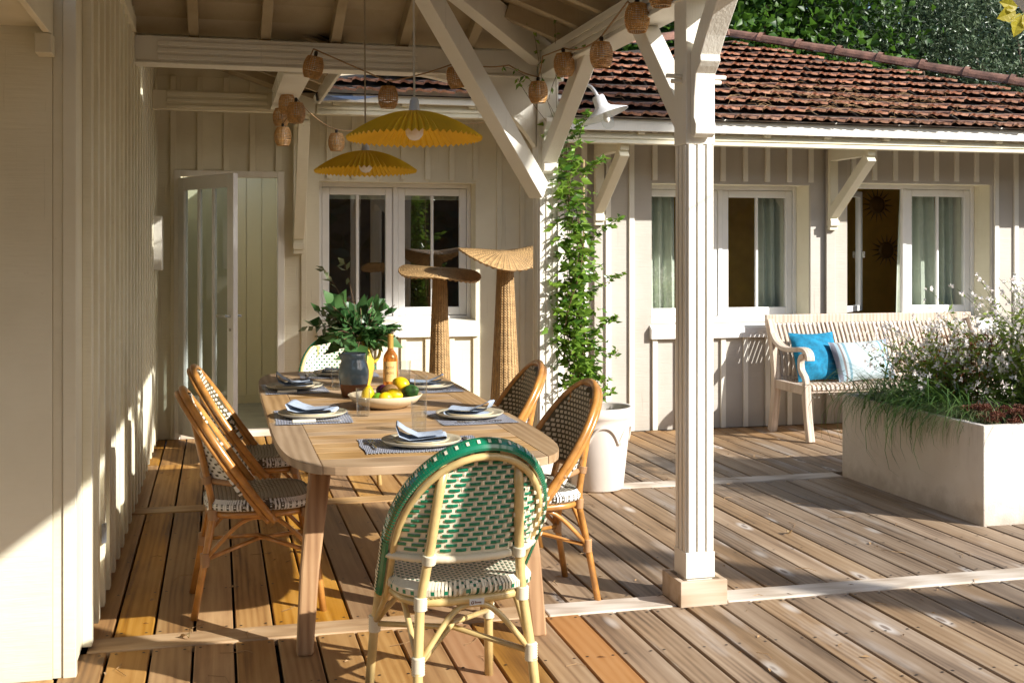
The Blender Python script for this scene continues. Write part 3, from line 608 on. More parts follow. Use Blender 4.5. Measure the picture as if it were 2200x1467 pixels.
def ridge(a, b_):
    a = Vector(a); b_ = Vector(b_); L = (b_-a).length; n = max(1, int(L/.40)); d = (b_-a)/n
    for i in range(n):
        p = a+d*i; q = a+d*(i+1.06); m = MB(); sd = d.cross(Vector((0, 0, 1))).normalized(); up = sd.cross(d).normalized(); vs = []
        for t, rr in ((0, .098), (.10, .102), (.12, .086), (.92, .078), (1.0, .078)):
            c = p.lerp(q, t); vs += [c+sd*math.cos(k*math.pi/8)*rr+up*(math.sin(k*math.pi/8)*rr-.02) for k in range(9)]
        m.add(vs, [(j*9+k, j*9+k+1, j*9+10+k, j*9+9+k) for j in range(4) for k in range(8)])
        m.build('ridge_tile', 'ridge_clay', roof, smooth=False)
def hp(x): y = hip_y(x); return (x, y+.03, rz(y)+.075)
ridge(hp(8.7), hp(5.42)); ridge(hp(5.38), hp(2.6))
fl = MB()
for xa, xb in ((5.45, 8.7), (2.6, 5.38)):
    n = 40
    for i in range(n):
        p = xa+(xb-xa)*i/n; q = xa+(xb-xa)*(i+1)/n
        j0, j1 = random.uniform(.10, .17), random.uniform(.10, .17)
        a, b_ = hp(p), hp(q); fl.add([(a[0], a[1], a[2]-.02), (b_[0], b_[1], b_[2]-.02), (b_[0]-(.06 if xa > 5 else 0), b_[1]-j1, rz(b_[1]-j1)+.065), (a[0]-(.06 if xa > 5 else 0), a[1]-j0, rz(a[1]-j0)+.065)], [(0, 1, 2, 3)])
fl.build('flashing', 'zinc', roof)
MB().add([(.70, 8.62, 2.58), (1.0, 8.60, 2.60), (.96, 8.9, 2.70), (.72, 9.1, 2.78)], [(0, 1, 2, 3)]).add([(.78, 8.58, 2.615), (1.18, 8.64, 2.635), (.98, 8.55, 2.585)], [(0, 1, 2)]).build('valley_flashing', 'zinc', roof)
# gable/back closure so no light leaks into the rooms
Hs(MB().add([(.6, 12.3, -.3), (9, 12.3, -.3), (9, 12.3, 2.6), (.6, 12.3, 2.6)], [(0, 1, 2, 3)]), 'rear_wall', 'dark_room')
ne = MB()
for _ in range(260):
    x, y = random.gauss(5.0, .8), random.gauss(8.75, .32)
    if y < 8.2: y = 8.16
    a = random.uniform(0, 6.28); Ln = random.uniform(.08, .17); z = rz(y)+.068
    ne.tube([(x, y, z), (x+math.cos(a)*Ln*.5, y+math.sin(a)*Ln*.5*.8, z+.014+SL*math.sin(a)*Ln*.4), (x+math.cos(a+.3)*Ln, y+math.sin(a+.3)*Ln*.8, z+SL*math.sin(a+.3)*Ln*.8)], .0013, 3)
tag(ne.build('pine_needles', 'dry_needle'), 'brown pine needles caught on the terracotta roof tiles', 'pine needles', kind='stuff')
# ================================================================ porch frame
porch = empty('porch', (1.97, 4.62, 0), 0, 'white painted timber porch with fluted posts, braces and raftered ceiling', 'porch')
def Pc(mb, name, mat='white_paint', **k): return ch(mb.build(name, mat, **k), porch)
def post(x, y, zt):
    h = .058; q = MB().box(x-h, x+h, y-h, y+h, .0, zt)
    z0, z1 = .215, 1.93
    for s in (-1, 1):
        for a in (-.041, 0, .041):
            q.box(x+a-.0125, x+a+.0125, *( sorted((y+s*h, y+s*(h+.007))) ), z0, z1); q.box(*(sorted((x+s*h, x+s*(h+.007)))), y+a-.0125, y+a+.0125, z0, z1)
    e = .0075
    q.box(x-h-e, x+h+e, y-h-e, y+h+e, .105, z0-.0005); q.box(x-h-e, x+h+e, y-h-e, y+h+e, z1+.0005, zt-.001)
    return Pc(q, 'post', bevel=.003)
post(1.97, 4.62, 2.55); post(1.97, 6.95, 2.55); post(1.97, 2.30, 2.55)
for y in (4.62, 6.95, 2.30):
    Pc(MB().box(1.865, 2.075, y-.105, y-.082, -.002, .105).box(1.865, 2.075, y+.082, y+.105, -.002, .105).box(1.865, 1.889, y-.0815, y+.0815, -.002, .104).box(2.051, 2.075, y-.0815, y+.0815, -.002, .104), 'post_base', 'base_wood', bevel=.003)
def fl_beam(a, b_, axis, z0, z1, half, c, fl0, fl1):
    q = MB()
    if axis == 'x':
        q.box(a, b_, c-half, c+half, z0, z1)
        for s in (-1, 1):
            for f0, f1 in ((.1, .27), (.37, .54), (.64, .81)):
                q.box(fl0, fl1, *sorted((c+s*half, c+s*(half+.010))), z0+(z1-z0)*f0, z0+(z1-z0)*f1)
        q.box(a, b_, c-half-.012, c+half+.012, z0-.012, z0-.0005)
    else:
        q.box(c-half, c+half, a, b_, z0, z1)
        for s in (-1, 1):
            for f0, f1 in ((.1, .27), (.37, .54), (.64, .81)):
                q.box(*sorted((c+s*half, c+s*(half+.010))), fl0, fl1, z0+(z1-z0)*f0, z0+(z1-z0)*f1)
        q.box(c-half-.012, c+half+.012, a, b_, z0-.012, z0-.0005)
    return Pc(q, 'beam', bevel=.003)
fl_beam(-.455, 1.90, 'x', 2.555, 2.70, .065, 6.95, -.33, 1.16)
fl_beam(.4, 7.03, 'y', 2.555, 2.70, .065, 1.97, 1.0, 6.35)
fl_beam(7.02, 8.795, 'y', 2.54, 2.68, .07, .46, 7.12, 8.6)
# knee braces
Pc(MB().bar((1.97, 6.885, 2.05), (1.97, 6.02, 2.60), .085, .10), 'brace', bevel=.004)
Pc(MB().bar((1.97, 4.685, 2.03), (1.97, 5.28, 2.60), .085, .10), 'brace', bevel=.004)
Pc(MB().bar((1.97, 2.365, 2.03), (1.97, 2.96, 2.60), .085, .10), 'brace', bevel=.004)
prof = [(4.555, 1.975), (4.53, 1.955), (4.505, 1.97), (4.50, 2.01), (4.522, 2.04), (4.518, 2.13), (4.50, 2.22), (4.47, 2.245), (4.45, 2.265), (4.455, 2.29), (4.40, 2.36), (4.17, 2.60), (4.02, 2.74), (4.14, 2.74), (4.32, 2.575), (4.47, 2.42), (4.555, 2.31)]
Pc(MB().extrude([(1.925, y, z) for y, z in prof], (.09, 0, 0)), 'corbel', bevel=.004)
prof2 = [(y+2.33, z) for y, z in prof[:10]]
Pc(MB().extrude([(1.93, y, z) for y, z in prof2] + [(1.93, 6.885, 2.29)], (.08, 0, 0)), 'corbel', bevel=.004)
cv = bez((1.90, 6.95, 2.12), (1.72, 6.95, 2.40), (1.50, 6.95, 2.50), (1.14, 6.95, 2.545), 14); q = MB()
pts = [(p.x, p.z) for p in cv] + [(1.14, 2.5545), (1.90, 2.5545)]
Pc(MB().extrude([(x, 6.91, z) for x, z in pts], (0, .08, 0)), 'brace', bevel=.003)
Pc(MB().bar((1.915, 6.895, 1.85), (.98, 5.96, 2.93), .095, .12), 'brace', bevel=.004)
# pegs through the post
for y, s in ((4.62, 1), (4.62, -1)):
    for dz in (0, -.022):
        Pc(MB().tube([(1.97+s*.066, y-.02, 2.22+dz), (1.97+s*(.135-abs(dz)), y-.02, 2.22+dz)], .0095, 8), 'peg')
# hip and roof planes
def zA(y): return 2.70+SL*(6.95-y)
def zB(x): return 2.70+SL*(1.97-x)
Pc(MB().bar((2.10, 7.08, 2.63), (.10, 5.08, 3.36), .085, .17), 'hip_rafter', bevel=.004)
for k in range(6):
    x = -.135+k*.405
    if x > 1.6: continue
    ye = 6.95-(1.97-x)+.05
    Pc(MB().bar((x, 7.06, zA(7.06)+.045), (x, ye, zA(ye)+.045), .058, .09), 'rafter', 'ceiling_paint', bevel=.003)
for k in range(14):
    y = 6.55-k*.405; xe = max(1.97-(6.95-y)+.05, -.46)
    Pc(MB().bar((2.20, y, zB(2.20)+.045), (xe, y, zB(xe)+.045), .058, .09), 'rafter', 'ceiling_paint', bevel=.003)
bw = .19; n = 0
y = 7.08
while y > 4.6:
    y2 = y-bw*CS; x1a = 1.97-(6.95-y); x1b = 1.97-(6.95-y2)
    a = [(-.46, y-.002, zA(y)+.092), (x1a, y-.002, zA(y)+.092), (x1b, y2, zA(y2)+.092), (-.46, y2, zA(y2)+.092)]
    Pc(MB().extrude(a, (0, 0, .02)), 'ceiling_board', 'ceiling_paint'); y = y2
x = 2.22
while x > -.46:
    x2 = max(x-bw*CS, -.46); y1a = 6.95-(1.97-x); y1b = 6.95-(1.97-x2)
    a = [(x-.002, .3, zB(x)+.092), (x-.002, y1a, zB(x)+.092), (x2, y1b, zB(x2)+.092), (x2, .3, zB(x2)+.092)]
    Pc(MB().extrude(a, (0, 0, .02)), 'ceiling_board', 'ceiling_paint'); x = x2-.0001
Pc(MB().box(2.222, 2.245, .3, 7.10, 2.665, 2.78), 'fascia', bevel=.003); Pc(MB().box(-.46, 2.245, 7.101, 7.122, 2.672, 2.78), 'fascia', bevel=.003)
# roof skin above the ceiling boards
Pc(MB().add([(-.5, 7.12, zA(7.12)+.14), (2.26, 7.12, zA(7.12)+.14), (-.5, 4.36, zA(4.36)+.14), (-.5, .2, 3.73), (2.26, .2, zB(2.26)+.14)], [(0, 1, 2), (1, 4, 3, 2)]), 'roof_skin', 'plinth_dark')
# lean-to roof of the left wing behind the front beam: rafters along x, tails over the cross beam
def zC(x): return 2.70+.33*(.46-x)
for k in range(5):
    y = 7.22+k*.40
    Pc(MB().bar((.70, y, zC(.70)+.03), (-.45, y, zC(-.45)+.03), .05, .07), 'rafter', 'ceiling_paint', bevel=.003)
for k in range(7):
    xa = .72-k*.19; xb = max(xa-.189, -.458)
    if xa < -.44: break
    Pc(MB().extrude([(xa, 7.02, zC(xa)+.067), (xa, 9.54, zC(xa)+.067), (xb, 9.54, zC(xb)+.067), (xb, 7.02, zC(xb)+.067)], (0, 0, .018)), 'ceiling_board', 'ceiling_paint')
Pc(MB().box(.721, .742, 7.13, 8.75, 2.575, 2.69), 'fascia', bevel=.003)
Pc(MB().add([(.745, 7.0, zC(.745)+.11), (.745, 9.56, zC(.745)+.11), (-.5, 9.56, zC(-.5)+.11), (-.5, 7.0, zC(-.5)+.11)], [(0, 1, 2, 3)]), 'roof_skin', 'plinth_dark')
Hs(MB().box(-.46, .72, YB, YB+.03, 2.861, 3.15), 'gable_board', 'backwall_paint')
Pc(MB().box(-.455, .46, YB-.05, YB-.024, 2.66, 2.72), 'wall_plate', 'backwall_paint')
# ================================================================ dining table
TZ = .74
table = empty('dining_table', (.755, 5.63, 0), 0, 'long weathered teak dining table with rounded corners, laid for six', 'table')
TA, TB, TN = .54, 1.635, 6.0
def tw(y): return TA*max(0.0, 1-abs(y/TB)**TN)**(1/TN)
def te(x): return TB*max(0.0, 1-abs(x/TA)**TN)**(1/TN)
top = bpy.data.objects.new('tabletop', None); COL.objects.link(top); top.parent = table; top.location = (0, 0, 0); top.empty_display_size = .1
RI = .405     # inner edge of the side rails
ys = [-1.31+i*(2.62/26) for i in range(27)]
for a, b_ in zip(ys, ys[1:]):
    MB().box(-RI+.001, RI-.001, a+.0012, b_-.0012, TZ-.03, TZ+random.uniform(-.0008, .0004)).build('plank', 'teak', top, bevel=.0015)
for s in (-1, 1):
    for (a, b_) in ((-1.635, -.5), (-.498, .498), (.5, 1.635)):
        n = 16; yy = [a+(b_-a)*i/n for i in range(n+1)]
        yy = [y for y in yy if tw(y) > RI+.001]
        lim = TB*(1-(RI/TA)**TN)**(1/TN)
        if a < -1: yy = [-lim*.9999] + [y for y in yy if y > -lim]
        if b_ > 1: yy = [y for y in yy if y < lim] + [lim*.9999]
        yy = sorted(set(yy + ([-1.6, -1.57, -1.54] if a < -1 else []) + ([1.6, 1.57, 1.54] if b_ > 1 else []))); yy = [y for y in yy if abs(y) <= lim]
        poly = [(s*(RI+.001), yy[0])] + [(s*max(tw(y), RI+.002), y) for y in yy] + [(s*(RI+.001), yy[-1])]
        MB().prism(poly, TZ-.03, TZ).build('rail', 'teak_long', top, bevel=.003)
for s in (-1, 1):
    for k, (y0, y1) in enumerate(((1.3125, 1.45), (1.452, 1.7))):
        xs = [-RI+.001+(2*RI-.002)*i/20 for i in range(21)]
        poly = [(x, s*y0) for x in xs] + [(x, s*min(y1, te(x))) for x in reversed(xs)]
        MB().prism(poly, TZ-.03, TZ).build('plank', 'teak', top, bevel=.003)
MB().box(-.40, .40, -1.28, -1.255, .655, TZ-.031).box(-.40, .40, 1.255, 1.28, .655, TZ-.031).box(-.425, -.401, -1.28, 1.28, .655, TZ-.031).box(.401, .425, -1.28, 1.28, .655, TZ-.031).build('apron', 'teak_leg', table, bevel=.003)
for sx in (-1, 1):
    for sy in (-1, 1):
        q = MB(); vs = []
        for z, cx, cy, h in ((0, .445, 1.29, .030), (.30, .425, 1.255, .034), (TZ-.0315, .375, 1.19, .040)):
            vs += [(sx*(cx+i*h), sy*(cy+j*h), z) for i, j in ((-1, -1), (1, -1), (1, 1), (-1, 1))]
        q.add(vs, [(0, 1, 2, 3), (8, 9, 10, 11)] + [(l*4+k, l*4+(k+1) % 4, l*4+4+(k+1) % 4, l*4+4+k) for l in (0, 1) for k in range(4)])
        q.build('leg', 'teak_leg', table, bevel=.008)
# ================================================================ bistro chairs
def chair(kind):
    G = kind == 'green'
    rat, bind = ('rattan_pale', 'binding_pale') if G else ('rattan_honey', 'binding_brown')
    root = empty('bistro_chair', (0, 0, 0), 0, 'x', 'chair')
    SW = .235
    def sq(t, a, b_, n=3.4):
        c, s = math.cos(t), math.sin(t); return (a*math.copysign(abs(c)**(2/n), c), b_*math.copysign(abs(s)**(2/n), s))
    rings = [(.93, .425), (1.0, .435), (1.02, .452), (.985, .466), (.93, .472), (.70, .470), (.35, .462), (.02, .458)]; seg = 40
    q = MB(); vs = [(*(lambda p: (p[0], p[1]+.0))(sq(2*math.pi*k/seg, .222*r, .215*r)), z) for r, z in rings for k in range(seg)]
    q.add(vs, [(i*seg+k, i*seg+(k+1) % seg, (i+1)*seg+(k+1) % seg, (i+1)*seg+k) for i in range(len(rings)-1) for k in range(seg)])
    seat = q.build('seat', 'seat_green' if G else 'seat_brown', root, smooth=True)
    # wrapped rim strands
    q = MB(); q2 = MB(); nn = 130
    for k in range(nn):
        t = 2*math.pi*k/nn; d = .0084
        p = [sq(t, .222*r, .215*r) for r in (.99, 1.035, 1.04, .97)]; tn = Vector((-math.sin(t), math.cos(t), 0))*d*.46
        zz = (.428, .436, .455, .4745); o = []
        for (x, y), z in zip(p, zz): o += [Vector((x, y, z))-tn, Vector((x, y, z))+tn]
        q.add(o, [(0, 1, 3, 2), (2, 3, 5, 4), (4, 5, 7, 6)])
        if k % (4 if G else 3) == 1:
            for r0, z0_, r1, z1_ in (((1.037, .434, 1.043, .443), (1.043, .449, 1.035, .460)) if not G else ((1.040, .438, 1.045, .450),)):
                w_ = tn*(1.5 if G else 1.15); A = Vector((*sq(t, .222*r0, .215*r0), z0_)); B = Vector((*sq(t, .222*r1, .215*r1), z1_)); q2.add([A-w_, A+w_, B+w_, B-w_], [(0, 1, 2, 3)])
    tag(q.build('rim_strands', 'strand_cream' if G else 'strand_white', seat), kind='stuff'); tag(q2.build('rim_dashes', 'strand_green' if G else 'strand_olive', seat), kind='stuff')
    fr = [Vector((*sq(2*math.pi*k/40, .205, .198), .412)) for k in range(41)]
    MB().tube(fr, .015, 8, False).build('seat_frame', rat, root, smooth=True)
    rr = .0155 if G else .0145
    for s in (-1, 1):
        MB().tube([(s*.215, .25, 0), (s*.205, .225, .2), (s*.19, .185, .40), (s*.188, .18, .425)], [rr*1.02, rr, rr, rr*.9], 10).build('leg', rat, root, smooth=True)
        MB().tube([(s*.195, -.265, 0), (s*.185, -.225, .22), (s*.168, -.19, .40), (s*.158, -.195, .47), (s*.142, -.222, .60), (s*.132, -.248, .72), (s*.118, -.275, .845)], rr, 10).build('leg', rat, root, smooth=True)
    # hoop: starts low on the seat sides, leans back to the crown
    HW = .252
    def hoop(w, dz, n=46, zt=.905):
        pts = []
        for i in range(n+1):
            t = i/n
            if t < .28: z = .385+(.60-.385)*(t/.28); x = -w*(.93+.07*t/.28)
            elif t > .72: z = .385+(.60-.385)*((1-t)/.28); x = w*(.93+.07*(1-t)/.28)
            else:
                a = math.pi*(t-.28)/.44; x = -w*math.cos(a); z = .60+(zt-dz-.60)*abs(math.sin(a))**.9
            pts.append(Vector((x, yh(z), z)))
        return pts
    def yh(z): return .055-.365*((z-.385)/.52)**.92 if z > .385 else .055
    def ystile(z): return -.197-.085*(z-.46)/.44
    H1 = hoop(HW, 0)
    if G:
        MB().tube(hoop(HW-.004, .004), .014, 8).build('hoop', rat, root, smooth=True)
        # inner rails, behind the wrapped edge
        MB().tube([p+Vector((0, -.022, -.012)) for p in hoop(HW-.020, .024)], .0115, 8).build('inner_hoop', rat, root, smooth=True)
        MB().tube([p+Vector((0, -.020, .004)) for p in hoop(HW-.010, .010)], .006, 6).build('piping', 'strand_cream', root, smooth=True)
        q = MB(); q2 = MB(); fine = hoop(HW+.002, -.002, 230)
        for i in range(6, 225):
            p = fine[i]; t = (fine[i+1]-fine[i-1]).normalized(); ax = Vector((0, -.82, -.57)); ax = (ax-t*ax.dot(t)).normalized(); ou = t.cross(ax).normalized()
            if ou.dot(p-Vector((0, p.y, .55))) < 0: ou = -ou
            arc = [(p+ax*(math.cos(a)*.026)+ou*(math.sin(a)*.017-.004)) for a in [math.pi*j/6-.1 for j in range(7)]]; w = t*.0042
            dst = q
            vs = []
            for c in arc: vs += [c-w, c+w]
            q.add(vs, [(2*j, 2*j+1, 2*j+3, 2*j+2) for j in range(6)])
            if i % 4 == 0:
                vs = []
                for a in (math.pi*.36, math.pi*.44, math.pi*.52): c = p+ax*(math.cos(a)*.0275)+ou*(math.sin(a)*.0195-.004); vs += [c-w*1.1, c+w*1.1]
                q2.add(vs, [(0, 1, 3, 2), (2, 3, 5, 4)])
        wr = tag(q.build('hoop_wrap', 'strand_green', root), kind='stuff'); tag(q2.build('wrap_dashes', 'strand_cream', wr), kind='stuff')
    else:
        MB().tube(H1, .0165, 8).build('hoop', rat, root, smooth=True)
        MB().tube([p+Vector((0, -.026, -.004)) for p in hoop(HW-.012, .012)], .0125, 8).build('inner_hoop', rat, root, smooth=True)
    # curved woven back
    def wz(z):
        if z <= .60: return HW*.985
        s_ = min(1.0, ((z-.60)/(.893-.60)))**(1/.9); return HW*.985*math.sqrt(max(0.0, 1-s_*s_))
    def surf(x, z, off=0.0):
        w = max(wz(z), .02); k = min(1.0, abs(x)/w); return Vector((x, ystile(z)+(yh(z)-ystile(z))*k**2.6+off, z))
    Z0, Z1 = .555, .888
    def pan(off): return MB().grid(lambda u_, v: surf((u_*2-1)*wz(Z0+(Z1-Z0)*v)*.985, Z0+(Z1-Z0)*v, off), 24, 20)
    back = pan(-.006).build('back_panel', 'strand_cream' if G else 'strand_white', root, smooth=True)
    inner = pan(.004).build('inner_weave', 'strand_cream' if G else 'strand_olive', back, smooth=True)
    def dashes(pitch_x, pitch_z, lw, lh, off, shift):
        q = MB(); r = 0; z = Z0+.012
        while z < Z1-.006:
            x = -.30+((r*shift) % 1.0)*pitch_x
            while x < .30:
                a, b_ = x, x+lw; lim = wz(z+lh)*.955
                if a > -lim and b_ < lim:
                    m = (a+b_)/2; vs = []
                    sg = -1 if off < 0 else 1
                    for xx, bo in ((a, 0), (m, sg*.0028), (b_, 0)): vs += [surf(xx, z, off+bo), surf(xx, z+lh*.5, off+bo+sg*.0012), surf(xx, z+lh, off+bo)]
                    q.add(vs, [(0, 3, 4, 1), (1, 4, 5, 2), (3, 6, 7, 4), (4, 7, 8, 5)])
                x += pitch_x
            z += pitch_z; r += 1
        return q
    if G:
        tag(dashes(.047, .0158, .0335, .0098, -.0085, .36).build('weave_dashes', 'strand_green', back), kind='stuff')
        tag(dashes(.034, .019, .011, .009, .0065, .5).build('inner_dashes', 'strand_green', back), kind='stuff')
        tag(dashes(.047, .0158, .0115, .0135, -.0078, .36).build('weave_uprights', 'strand_cream', back, loc=(.0345, 0, 0)), kind='stuff')
    else:
        tag(dashes(.036, .016, .014, .008, -.0085, .5).build('weave_dashes', 'strand_olive', back), kind='stuff')
        tag(dashes(.031, .0205, .021, .0125, .0065, .36).build('inner_dashes', 'strand_beige', back), kind='stuff')
    # wrapped cross rail
    rail = [surf(x, .545, -.012) for x in np.linspace(-.243, .243, 60)]
    q = MB().tube(rail, [.0115+.0018*(i % 2) for i in range(60)], 8); q.build('cross_rail', bind, root, smooth=True)
    # arched stretchers between the legs
    leg = {('f', -1): (-.203, .22, .235), ('f', 1): (.203, .22, .235), ('r', -1): (-.183, -.222, .235), ('r', 1): (.183, -.222, .235)}
    for a, b_, m in ((('r', -1), ('r', 1), (0, -.195)), (('f', -1), ('f', 1), (0, .19)), (('f', -1), ('r', -1), (-.185, 0)), (('f', 1), ('r', 1), (.185, 0))):
        A, B = Vector(leg[a]), Vector(leg[b_]); M = Vector((m[0], m[1], .395))
        p = bez(A, A.lerp(M, .6)+Vector((0, 0, .05)), M-(B-A)*.16, M, 7)[:-1] + bez(M, M+(B-A)*.16, B.lerp(M, .6)+Vector((0, 0, .05)), B, 7)
        MB().tube(p, .0095, 7).build('stretcher', rat, root, smooth=True)
    MB().tube([leg[('f', -1)], (0, 0, .265), leg[('r', 1)]], .0095, 7).build('stretcher', rat, root, smooth=True)
    MB().tube([leg[('f', 1)], (0, 0, .279), leg[('r', -1)]], .0095, 7).build('stretcher', rat, root, smooth=True)
    # cane bindings at the joints
    def wrap(c, d, r, L):
        c = Vector(c); d = Vector(d).normalized(); k = 7
        q = MB().tube([c+d*(L*(i/(2*k)-.5)) for i in range(2*k+1)], [r+(.0022 if i % 2 else 0) for i in range(2*k+1)], 10); q.build('binding', bind, root, smooth=True)
    for key, c in leg.items(): wrap(c, (0, 0, 1), rr+.0035, .055)
    for s in (-1, 1):
        wrap((s*.166, -.19, .412), (0, -.05, 1), rr+.004, .042); wrap((s*.189, .183, .408), (0, 0, 1), rr+.004, .036); wrap((s*.146, -.213, .55), (0, -.2, 1), rr+.0045, .03)
    if G:
        tgp = MB().box(-.024, .024, -.2345, -.2325, .402, .422).build('maker_plate', 'socket_white', root, bevel=.001)
        q = MB().lathe([(.0055, 0), (.0035, .0006)], 10)
        t = MB().tube([Vector((-.014+.004*math.cos(a), -.2352, .411+.004*math.sin(a))) for a in np.linspace(0, 6.28, 13)], .0012, 4)
        for k in range(5): t.box(-.006+k*.0042, -.0035+k*.0042, -.2356, -.2346, .408, .408+(.007 if k == 0 else .0045))
        t.build('plate_mark', 'ink_brown', tgp)
    else:
        # pale wrapped uprights beside the back panel
        for s in (-1, 1):
            pts = [surf(s*wz(z)*.93, z, -.014) for z in np.linspace(.50, .80, 40)]
            MB().tube(pts, [.0125+.002*(i % 2) for i in range(40)], 7).build('wrapped_upright', 'strand_white', root, smooth=True)
            q = MB()
            for i in range(1, 39, 4):
                q.tube([pts[i].lerp(pts[i+1], .0), pts[i].lerp(pts[i+1], .9)], .0155, 7)
            tag(q.build('upright_bands', 'strand_olive', root), kind='stuff')
    return root
gc = chair('green'); bc = chair('brown')
GG, BG = 'green and cream bistro chairs at the table ends', 'honey rattan bistro chairs along the table sides'
place(gc, True, (.738, 3.70, 0), R(7), 'green and cream woven bistro chair at the near end, its back to us', GG)
place(gc, False, (.775, 7.60, 0), R(181), 'green and cream woven bistro chair at the far end, half hidden by the bouquet', GG)
place(bc, True, (.165, 5.05, 0), R(-88), 'honey rattan bistro chair on the left side, nearest the camera', BG)
place(bc, False, (.19, 6.0, 0), R(-93), 'honey rattan bistro chair on the left side, farther along towards the door', BG)
place(bc, False, (1.285, 4.87, 0), R(94), 'honey rattan bistro chair on the right side, beside the large white pot', BG)
place(bc, False, (1.30, 5.80, 0), R(90), 'honey rattan bistro chair on the right side, in front of the wicker lamps', BG)
# ================================================================ tableware
TT = TZ+.0006
def matmesh(w, d):
    q = MB().grid(lambda u, v: ((u-.5)*w+.004*math.sin(v*9), (v-.5)*d+.003*math.sin(u*11), .0025+.0012*math.sin(u*13+v*7)), 16, 10)
    vs = list(q.v); n = len(vs); 
    return q
def fringe(w, d):
    q = MB()
    for s in (-1, 1):
        for k in range(34):
            x = (k/33-.5)*w*.98; q.add([(x-.002, s*d/2*.985, .003), (x+.002, s*d/2*.985, .003), (x+.0015+random.uniform(-.004, .004), s*(d/2+.012+random.uniform(0, .008)), .001)], [(0, 1, 2)])
    return q
mm = matmesh(.46, .33).mesh('placemat', True); mf = fringe(.46, .33).mesh('fringe')
pl_big = MB().lathe([(.0001, .004), (.085, .004), (.10, .006), (.14, .014), (.152, .0225), (.153, .020), (.142, .010), (.10, .0), (.0001, .0)], 40).mesh('dinner_plate', True)
pl_sm = MB().lathe([(.0001, .004), (.07, .004), (.09, .008), (.108, .018), (.109, .0155), (.092, .003), (.07, .0), (.0001, .0)], 40).mesh('side_plate', True)
def napkin_mesh(seed):
    r = random.Random(seed); a = r.uniform(.02, .045)
    prof = [(-.085, .002), (-.03, .004), (.03, .003), (.075, .003), (.098, .008), (.102, .015), (.094, .021), (.05, .020), (.0, .017), (-.05, .016), (-.088, .020+a*.3), (-.10, .028+a), (-.094, .034+a), (-.06, .030+a*.5), (-.01, .026), (.05, .029), (.085, .033)]
    q = MB(); n = len(prof)
    q.grid(lambda u, v: (lambda i, f: (prof[i][0]*(1-f)+prof[min(i+1, n-1)][0]*f+(v-.5)*.03, (v-.5)*.115+.008*math.sin(u*9), prof[i][1]*(1-f)+prof[min(i+1, n-1)][1]*f+.003*math.sin(v*5+u*6)))(min(int(u*(n-1)), n-1), u*(n-1)-int(u*(n-1))), 48, 8)
    return q.mesh('napkin', True)
def fork_mesh():
    q = MB().tube([(0, -.10, .004), (0, .0, .003), (0, .03, .006)], [.0045, .003, .003], 6)
    q.add([(-.011, .03, .006), (.011, .03, .006), (.011, .055, .004), (-.011, .055, .004)], [(0, 1, 2, 3)])
    for k in range(4): q.box(-.011+k*.0063, -.0077+k*.0063, .055, .095, .004, .006)
    return q.mesh('fork')
fm = fork_mesh()
kb = MB().add([(-.008, 0, .002), (.008, 0, .002), (.008, .10, .002), (.0, .118, .002), (-.008, .10, .002), (-.008, 0, .0035), (.008, 0, .0035), (.008, .10, .0035), (0, .118, .0035), (-.008, .10, .0035)], [(5, 6, 7, 8, 9), (4, 3, 2, 1, 0), (0, 1, 6, 5), (1, 2, 7, 6), (2, 3, 8, 7), (3, 4, 9, 8), (4, 0, 5, 9)]).mesh('knife_blade')
kh = MB().box(-.0095, .0095, -.10, 0.0, .0005, .0125).mesh('knife_handle')
SET = [('nearest the camera', (.755, 4.40), 0), ('on the near left side of the table', (.41, 5.26), -90), ('on the far left side of the table', (.40, 6.35), -90), ('on the near right side of the table', (1.09, 5.08), 90), ('on the far right side of the table', (1.09, 6.22), 90), ('at the far end beside the bouquet', (.70, 6.98), 180)]
for i, (wh, (x, y), a) in enumerate(SET):
    t = Matrix.Translation((x, y, TT)) @ Matrix.Rotation(R(a), 4, 'Z')
    def put(me, mat, name, lx, ly, lz, rz=0, **k):
        o = link(name, me, mat); o.matrix_world = t @ Matrix.Translation((lx, ly, lz)) @ Matrix.Rotation(rz, 4, 'Z'); return o
    m_ = put(mm, 'mat_weave', 'placemat', 0, 0, 0, random.uniform(-.04, .04)); tag(m_, 'blue-grey woven fringed placemat ' + wh, 'placemat', 'placemats on the dining table')
    tag(link('fringe', mf, 'handle_cream', m_), kind='stuff')
    tag(put(pl_big, 'plate_cream', 'dinner_plate', 0, .0, .0035), 'large cream stoneware plate ' + wh, 'plate', 'large plates on the placemats')
    tag(put(pl_sm, 'plate_cream', 'side_plate', 0, .0, .0085), 'small cream plate stacked on the large one ' + wh, 'plate', 'small plates on the large plates')
    nm = napkin_mesh(i); o = put(nm, 'linen_blue', 'napkin', 0.0, .0, .0145, (0.15 if i == 0 else (R(90) if abs(a) == 90 else .3))+random.uniform(-.2, .2)); tag(o, 'folded blue-grey linen napkin on the plate ' + wh, 'napkin', 'linen napkins on the plates')
    f = put(fm, 'steel', 'fork', -.185, 0, .0045, random.uniform(-.08, .08)); tag(f, 'steel fork left of the plate ' + wh, 'fork', 'forks on the placemats')
    kx = empty('knife', (0, 0, 0), 0, 'cream-handled knife right of the plate ' + wh, 'knife', 'knives on the placemats')
    kx.matrix_world = t @ Matrix.Translation((.185, .0, .0042)) @ Matrix.Rotation(random.uniform(-.08, .08), 4, 'Z')
    link('blade', kb, 'steel', kx); link('handle', kh, 'handle_cream', kx, bevel=.002)
gm = MB().lathe([(.0001, 0), (.026, 0), (.029, .004), (.033, .125), (.0318, .125), (.0278, .010), (.0001, .009)], 32).mesh('drinking_glass', True)
